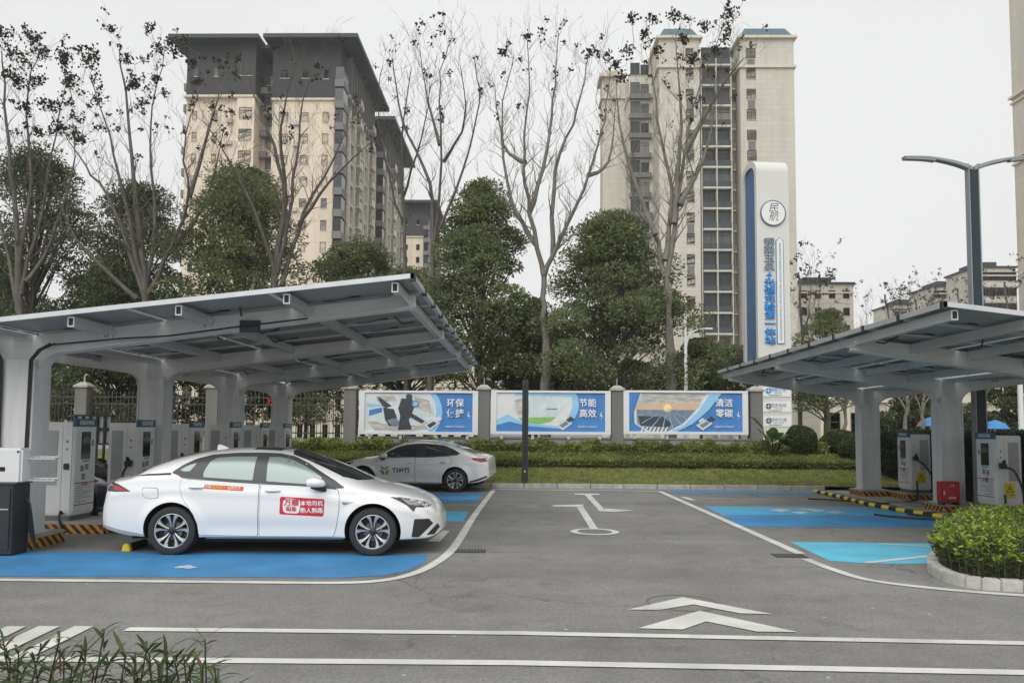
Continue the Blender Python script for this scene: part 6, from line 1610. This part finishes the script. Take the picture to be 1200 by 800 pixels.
def tower_a(label, x0, y0):
    """cream slab tower, dark top floors and wide flat eaves; local origin at its front right corner"""
    t = thing('apartment_tower', label, 'apartment tower', (x0, y0, 0), 0, 'cream towers with dark tops')
    H = 54.4; HD = H - 7.6; Wf = 21.6; D = 21
    b = MB(); b.box(-Wf, -12.0, 0, D, 0, HD); b.box(-9.9, -1.2, .6, D, 0, HD); b.box(-12.0, -9.9, 2.6, D - 1, 0, HD - .05); b.box(-1.199, -.6, 2.8, D, 0, HD)
    b.box(-14.4, -12.001, -.5, -.001, 0, HD)
    b.build('wall', CREAM, t)
    b = MB(); b.box(-Wf - .05, -11.95, -.06, D, HD + .3, H); b.box(-9.95, -.55, .5, D, HD + .3, H + .25); b.box(-12.0, -9.9, 2.5, D - 1, HD, H - 1.5); b.box(-14.5, -11.94, -.56, -.07, HD + .3, H)
    b.build('upper_wall', TOPD, t)
    b = MB(); b.box(-Wf - .2, -11.8, -.65, D, HD, HD + .3); b.box(-10.1, -.4, .35, D, HD, HD + .3)
    for fl in range(2, 17):
        if fl % 5 == 0: pass
    b.build('cornice', TRIM, t)
    b = MB(); b.box(-Wf - 1.9, -11.2, -2.0, D + 1.5, H, H + .55); b.box(-10.7, 2.2, -1.6, D + 1.5, H + .25, H + .8); b.box(-12.3, -10.4, .3, D, H - .3, H + .2); b.build('eave', ROOFD, t)
    # stacked bay balconies wrapping the right front corner, piers of the right side
    for fl in range(17):
        z = fl * FH + .5; each('bay_window', [TRIMG, WGD], t, [[(-1.19, .1, 0, 2.79, z - .25, z + .75, 0), (-1.12, .03, .07, 2.78, z + .751, z + 2.5, 1)]])
    b = MB(); ys = [3.2, 6.4, 9.4, 12.4, 15.6, 18.4, 20.7]
    for y in ys: b.box(-.6, .35, y, y + .6, 0, HD + .28)
    for fl in range(17): b.box(-.599, .15, 3.0, D, fl * FH + .15, fl * FH + .55)
    b.build('pier', STONE, t)
    for i in (1, 4):
        for fl in range(5, 17):
            z = fl * FH + .56
            each('balcony', [TRIM, WGD], t, [[(-.58, .9, ys[i] + .56, ys[i + 1] - .01, z, z + .14, 0), (.84, .88, ys[i] + .56, ys[i + 1] - .01, z + .141, z + 1.1, 1)]])
    b = MB(); b.box(-.54, -.3, 3.8, D - .2, HD + .6, H - .2); 
    for y in np.arange(3.8, D, 1.6): b.box(-.3, .3, y, y + .18, HD + .4, H + .1)
    b.build('loggia', TRIMG, t)
    # left side balconies silhouette
    each('side_balcony', TRIMG, t, [[(-Wf - 1.0, -Wf - .001, 1.2, 3.6, fl * FH + .2, fl * FH + 1.25)] for fl in range(3, 17)])
    each('recess_balcony', TRIMG, t, [[(-11.95, -9.95, 1.4, 2.55, fl * FH - .1, fl * FH + .05), (-11.9, -11.0, 1.5, 2.4, fl * FH + .051, fl * FH + .8)] for fl in range(5, 17)])
    each('air_conditioner', mat('ac_white', (.45, .45, .44), .5, var=.15), t, [[(x_, x_ + .8, -.36, -.03, fl * FH + 1.05, fl * FH + 1.6)] for fl in range(7, 15) for x_ in (-15.9, -8.2 + .0) if (fl + int(x_)) % 3 and x_ < -10] + [[(x_, x_ + .8, .22, .57, fl * FH + 1.0, fl * FH + 1.55)] for fl in range(6, 15) for x_ in (-6.9,) if fl % 3])
    W = []
    for fl in range(17, 2, -1):
        z = fl * FH + .9 - FH + .6
        W.append(((1.75, 1.6, 0), -13.2, -.56 if z > HD else -.52, z, 0)); W.append(((.62, 1.2, 0), -17.6, -.08 if z > HD else -.02, z + .1, 0))
        W.append(((1.25, 1.25, 0), -8.3, .48 if z > HD else .58, z + .1, 0)); W.append(((1.0, 1.4, 1), -10.9, 2.48 if z < HD else 2.42, z, 0))
        W.append(((.8, 1.4, 0), -2.5, .48 if z > HD else .58, z, 0)); W.append(((.62, 1.2, 0), -20.4, -.08 if z > HD else -.02, z + .1, 0)); W.append(((1.0, 1.25, 0), -5.4, .48 if z > HD else .58, z + .1, 0))
        for i in range(6): W.append(((2.3, 2.3, 1), -.57, (ys[i] + ys[i + 1]) / 2 + .3, z - .2, R(90)))
    W = [w_ for w_ in W]
    add_windows(t, W, 98)
    return t
# measured: front face about 100 m away, right eave corner near x=-22.4
ta = tower_a('nearest cream apartment tower with dark top floors, tallest at the left', -25.2, 100)
def clone_tower(label, dx, dy, dz=0):
    c = copy_tree(ta); c['label'] = label; c.location = (ta.location.x + dx, ta.location.y + dy, dz); return c
clone_tower('cream apartment tower with dark eave directly behind the nearest one', .4, 27)
clone_tower('farthest cream tower with dark top, seen small beyond the other two', 2.2, 74)
# ---- pale stone tower at the right
def tower_d():
    Y = 103.0; xl, xr = AX(774, Y), AX(937, Y); W_ = xr - xl; O = (xl, Y)
    t = thing('apartment_tower', 'pale stone apartment tower with blue green roofs behind the pylon sign', 'apartment tower', (xl, Y, 0))
    H = AZ(850, 46, Y); X = lambda px: AX(px, Y) - xl
    b = MB(); b.box(0, X(823), 0, 24, 0, H); b.box(X(872), W_, 0, 24, 0, H); b.box(X(823), X(872), 3.2, 24, 0, H - 1.2)
    b.build('wall', STONE, t)
    # stepped left wings
    b = MB(); xa, xb = AX(744, Y) - xl, AX(714, Y) - xl
    b.box(xa, -.001, 5, 12, 0, H - 2.5); b.box(xb, xa - .001, 9, 12.5, 0, AZ(730, 91, Y + 9)); w2 = b.build('side_wing', STONE, t)
    b = MB(); zt_ = AZ(730, 91, Y + 9)
    b.box(xb - .5, xa + .1, 8.5, 12.9, zt_, zt_ + .5); b.box(xb - .3, xa, 8.7, 12.7, zt_ - 3.4, zt_ - 3.1); b.box(xb + .3, xa - .8, 10, 12, zt_ + .5, zt_ + 1.6)
    for (a, c) in ((0, X(823)), (X(872), W_)):
        for zz in (H - 4.2,): b.box(a - .25, c + .25, -.28, 24.2, zz, zz + .35)
        b.box(a - .4, c + .4, -.45, 24.4, H, H + .35)
    b.box(xa - .2, -.002, 4.8, 12, H - 6.2, H - 5.9)
    b.build('cornice', TRIM, t)
    b = MB()
    for (a, c) in ((0, X(823)), (X(872), W_)):
        z0, z1 = H + .36, H + 2.0
        v = [(a, 0, z0), (c, 0, z0), (c, 20, z0), (a, 20, z0), (a + .9, .9, z1), (c - .9, .9, z1), (c - .9, 19, z1), (a + .9, 19, z1)]
        b.add(v, [(0, 1, 5, 4), (1, 2, 6, 5), (2, 3, 7, 6), (3, 0, 4, 7), (4, 5, 6, 7)])
    b.box(X(840), X(872) - .01, 3.5, 18, H - 1.2, H + .6)
    b.build('roof', mat('roof_teal', (.07, .13, .155), .6, var=.1), t)
    # balcony stack in the centre: slabs, rails, side walls
    f0 = 2.93; nfl = int(H / f0)
    xa_, xb_ = X(827), X(861)
    BG = mat('balcony_glass', (.045, .055, .06), .2)
    for fl in range(5, nfl):
        z = fl * f0 + .4
        each('balcony', [STONE, BG, WGD, WFR], t, [[(xa_, xb_, .3, 3.19, z - .1, z + .16, 0), (xa_, xb_, .3, .36, z + .161, z + .95, 1), (xa_, xb_, 1.0, 1.08, z + .3, z + 2.9, 2), (xa_ + 1.2, xa_ + 1.28, .93, 1.0, z + .3, z + 2.9, 3), (xb_ - 1.2, xb_ - 1.12, .93, 1.0, z + .3, z + 2.9, 3), (xa_, xb_, .94, .999, z + 2.2, z + 2.28, 3)]])
        each('service_balcony', [STONE, TRIMG], t, [[(X(862), X(870), 1.6, 3.19, z, z + .16, 0), (X(862), X(870), 1.6, 1.66, z + .161, z + 1.0, 1)]])
    b = MB()
    for xx in (xa_ - .25, (xa_ + xb_) / 2 - .1, xb_ - .002): b.box(xx, xx + .14, .28, 3.19, 0, H - 2.5, 0)
    b.build('balcony_fin', STONE, t)
    W = []
    for fl in range(nfl - 1, 2, -1):
        z = fl * f0 + 1.15
        W.append(((1.3, 1.5, 0), X(885), -.02, z, 0)); W.append(((1.1, 1.5, 0), X(811), -.02, z, 0)); W.append(((.8, 1.2, 1), X(866.5), 3.14, z, 0))
        W.append(((1.2, 1.6, 1), xa * .35, 4.96, z, 0)); W.append(((1.4, 1.9, 1), xa * .75, 4.96, z, 0))
    add_windows(t, W, 96)
    for fl in range(6, nfl - 1):
        z = fl * f0 + .35
        each('wing_balcony', TRIMG, t, [[(xa, -.3, 4.3, 4.99, z, z + .7)]])
        if fl % 2: each('spandrel', TRIMG, t, [[(X(881), X(889.5), -.06, -.001, z + 2.35, z + 3.6)], [(X(807), X(815), -.06, -.001, z + 2.35, z + 3.6)]])
tower_d()
# ---- wall of the tower at the right frame edge
Y = 72.0; xe = AX(1199, Y + 20)
t = thing('apartment_tower', 'beige tower cut by the right frame edge, rising out of the picture', 'apartment tower', (xe, Y, 0))
b = MB(); b.box(0, 22, 0, 20, 0, 62); b.build('wall', STONE, t)
b = MB()
for zz in (AZ(1190, 102, Y), AZ(1190, 12, Y), 12): b.box(-.35, 22.3, -.35, 20.3, zz, zz + .3); b.box(-.2, 22.2, -.2, 20.2, zz - .7, zz - .45)
b.build('cornice', TRIM, t)
b = MB(); b.box(.6, 1.2, -.12, -.001, 0, 61); b.build('pilaster', STONE, t)
add_windows(t, [((1.3, 1.5, 0), 4.5, -.02, 3 * k + 1, 0) for k in range(1, 20)], 30)
# ---- lower blocks
def block(label, px0, px1, pyt, Y, depth, fl=3.0, cols=6, m_=None, name='apartment_block', roof=True, kd=(1.1, 1.4, 0), rz=0, zmin=0, group='low blocks behind the right canopy'):
    x0, x1, zt_ = AX(px0, Y), AX(px1, Y), AZ((px0 + px1) / 2, pyt, Y)
    t = thing(name, label, 'building', (x0, Y, 0), rz, group); W_ = x1 - x0
    b = MB(); b.box(0, W_, 0, depth, 0, zt_); b.build('wall', m_ or STONE, t)
    b = MB(); b.box(-.3, W_ + .3, -.3, depth + .3, zt_, zt_ + .35); b.box(W_ * .2, W_ * .7, 2, depth - 2, zt_ + .35, zt_ + 1.6); b.build('roof', ROOFD if roof else TRIM, t)
    b = MB(); b.box(-.12, W_ + .12, -.12, -.001, zt_ - 1.6, zt_ - 1.35)
    for k in range(int(zt_ / fl)): b.box(-.05, W_ + .05, -.06, -.001, k * fl, k * fl + .18)
    b.build('cornice', TRIM, t)
    add_windows(t, [(kd, W_ * (i + .5) / cols, -.02, z_, 0) for z_ in np.arange(zt_ - 2.5, max(zmin, 1), -fl) for i in range(cols)], 60)
    return t
block('small beige block with flat grey roof between the pylon and the lamp', 936, 1003, 333, 130, 12, cols=4)
block('long beige block stepping up behind the street lamp, lower left section', 1050, 1100, 357, 175, 10, cols=6, kd=(1.3, 1.5, 1))
block('long beige block stepping up behind the street lamp, middle section', 1098, 1150, 336, 160, 10, cols=6, kd=(1.5, 1.7, 1))
block('long beige block stepping up behind the street lamp, tallest right section', 1148, 1196, 314, 145, 10, cols=6, kd=(1.5, 1.7, 1))
# podium buildings with shop fronts at street level
def podium(label, px0, px1, pyt, Y, cols, m_, floors):
    x0, x1, zt_ = AX(px0, Y), AX(px1, Y), AZ((px0 + px1) / 2, pyt, Y); W_ = x1 - x0
    t = thing('podium_building', label, 'building', (x0, Y, 0), 0, 'podium buildings across the street')
    b = MB(); b.box(0, W_, 0, 14, 0, zt_); b.build('wall', m_, t)
    b = MB(); fh = zt_ / floors
    for k in range(1, floors + 1): b.box(-.15, W_ + .15, -.25, -.001, k * fh - .45, k * fh - .12)
    for i in range(cols + 1): b.box(W_ * i / cols - .3, W_ * i / cols + .3, -.18, -.002, 0, zt_ - .46)
    b.build('cornice', TRIM, t)
    add_windows(t, [((W_ / cols * .52, fh * .58, 1), W_ * (i + .5) / cols, -.02, k * fh + fh * .14, 0) for k in range(floors) for i in range(cols)], 80)
podium('beige shop building across the street behind the right canopy', 965, 1330, 400, 62, 14, STONE, 2)
podium('cream building across the street behind the left canopy and first billboard', 330, 566, 408, 64, 16, CREAM, 3)
podium('cream building seen between the left canopy columns', 60, 322, 402, 66, 14, CREAM, 3)
# far towers low between the trees, some haze put into their wall colour
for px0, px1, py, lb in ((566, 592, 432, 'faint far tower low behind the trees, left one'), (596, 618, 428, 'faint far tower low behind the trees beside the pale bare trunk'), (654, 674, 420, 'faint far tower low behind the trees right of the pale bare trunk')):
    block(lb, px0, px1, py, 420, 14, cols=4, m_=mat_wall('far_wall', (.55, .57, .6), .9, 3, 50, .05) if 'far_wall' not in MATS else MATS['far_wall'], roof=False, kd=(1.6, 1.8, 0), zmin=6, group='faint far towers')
# street furniture glimpsed under the right canopy
Yb = 34
def parasol(px, py, Y, m1, m2, label):
    c = at(px, py, Y); t = thing('parasol', label, 'parasol', (c.x, Y, 0))
    b = MB(); b.tube([(0, 0, 0), (0, 0, c.z + .1)], .03, 8); b.build('pole', WP, t)
    b = MB(); n = 12; V = [(0, 0, c.z + .28)]; F = []; M_ = []
    for k in range(n): a = 2 * math.pi * k / n; V.append((.55 * math.cos(a), .55 * math.sin(a), c.z - .12)); 
    for k in range(n): V.append((V[k + 1][0] * .7, V[k + 1][1] * .7, c.z + .12))
    for k in range(n):
        j = (k + 1) % n; F += [(0, 1 + n + k, 1 + n + j), (1 + n + k, 1 + k, 1 + j, 1 + n + j)]; M_ += [0 if k < n / 2 else 1] * 2
    b.add(V, F, M_); b.build('canopy', [m1, m2], t)
REDP = mat('parasol_red', (.7, .05, .05), .6); BLUEP = mat('parasol_blue', (.05, .22, .5), .6)
parasol(1090, 496, 33, REDP, BLUEP, 'red and blue parasol top just above the dark hedge between the right columns')
parasol(1166, 499, 33, BLUEP, BLUEP, 'blue parasol top just above the near right charging cabinet')
Yr = 38.0
for k, (pa, pb) in enumerate([(1040, 1120), (1122, 1200)]):
    x0, x1 = AX(pa, Yr), AX(pb, Yr); t = thing('metal_railing', ['low pale metal railing along the street under the right canopy, left section', 'low pale metal railing along the street under the right canopy, right section'][k], 'railing', ((x0 + x1) / 2, Yr, .9)); hw = (x1 - x0) / 2
    b = MB(); xx = -hw
    while xx < hw: b.box(xx, xx + .03, -.015, .015, 0, 1.05); xx += .18
    b.build('bars', WP, t); b = MB(); b.box(-hw, hw, -.03, .03, 1.051, 1.1); b.box(-hw, hw, -.025, .025, .1, .14); b.build('rails', WP, t)
# white guard railing seen in the gap beside the dark car
x0, x1 = AX(88, 19.5), AX(131, 19.5); t = thing('white_frame_rack', 'white barred frame behind the dark car in the cabinet gap', 'rack', ((x0 + x1) / 2, 19.5, .6)); hw = (x1 - x0) / 2
z1 = AZ(110, 486, 19.5) - .6; b = MB(); b.box(-hw, hw, .04, .05, z1 - .75, z1); b.build('panel', mat('panel_translucent', (.7, .72, .73), .5), t)
b = MB()
for k in range(6): xx = -hw + 2 * hw * k / 5; b.box(xx - .025, xx + .025, -.02, .03, 0, z1)
for zz in (z1 - .04, z1 - .38, z1 - .42 + .0, z1 - .78): b.box(-hw, hw, -.025, -.0201, zz, zz + .05) if False else b.box(-hw - .03, hw + .03, -.03, -.021, zz, zz + .05)
b.build('bars', BLACKM, t)
# ---- thin overcast haze
HZ = True
if HZ:
    b = MB(); b.box(-240, 240, -12, 560, -1, 75)
    m = bpy.data.materials.new('haze'); m.use_nodes = True; n = m.node_tree; n.nodes.clear(); o_ = n.nodes.new('ShaderNodeOutputMaterial'); v = n.nodes.new('ShaderNodeVolumePrincipled')
    v.inputs['Color'].default_value = (.97, .98, .99, 1); v.inputs['Density'].default_value = .00045; v.inputs['Anisotropy'].default_value = .1; n.links.new(v.outputs[0], o_.inputs['Volume'])
    tag(b.build('haze', m), 'thin grey haze filling the air over the far towers', 'haze', kind='stuff')
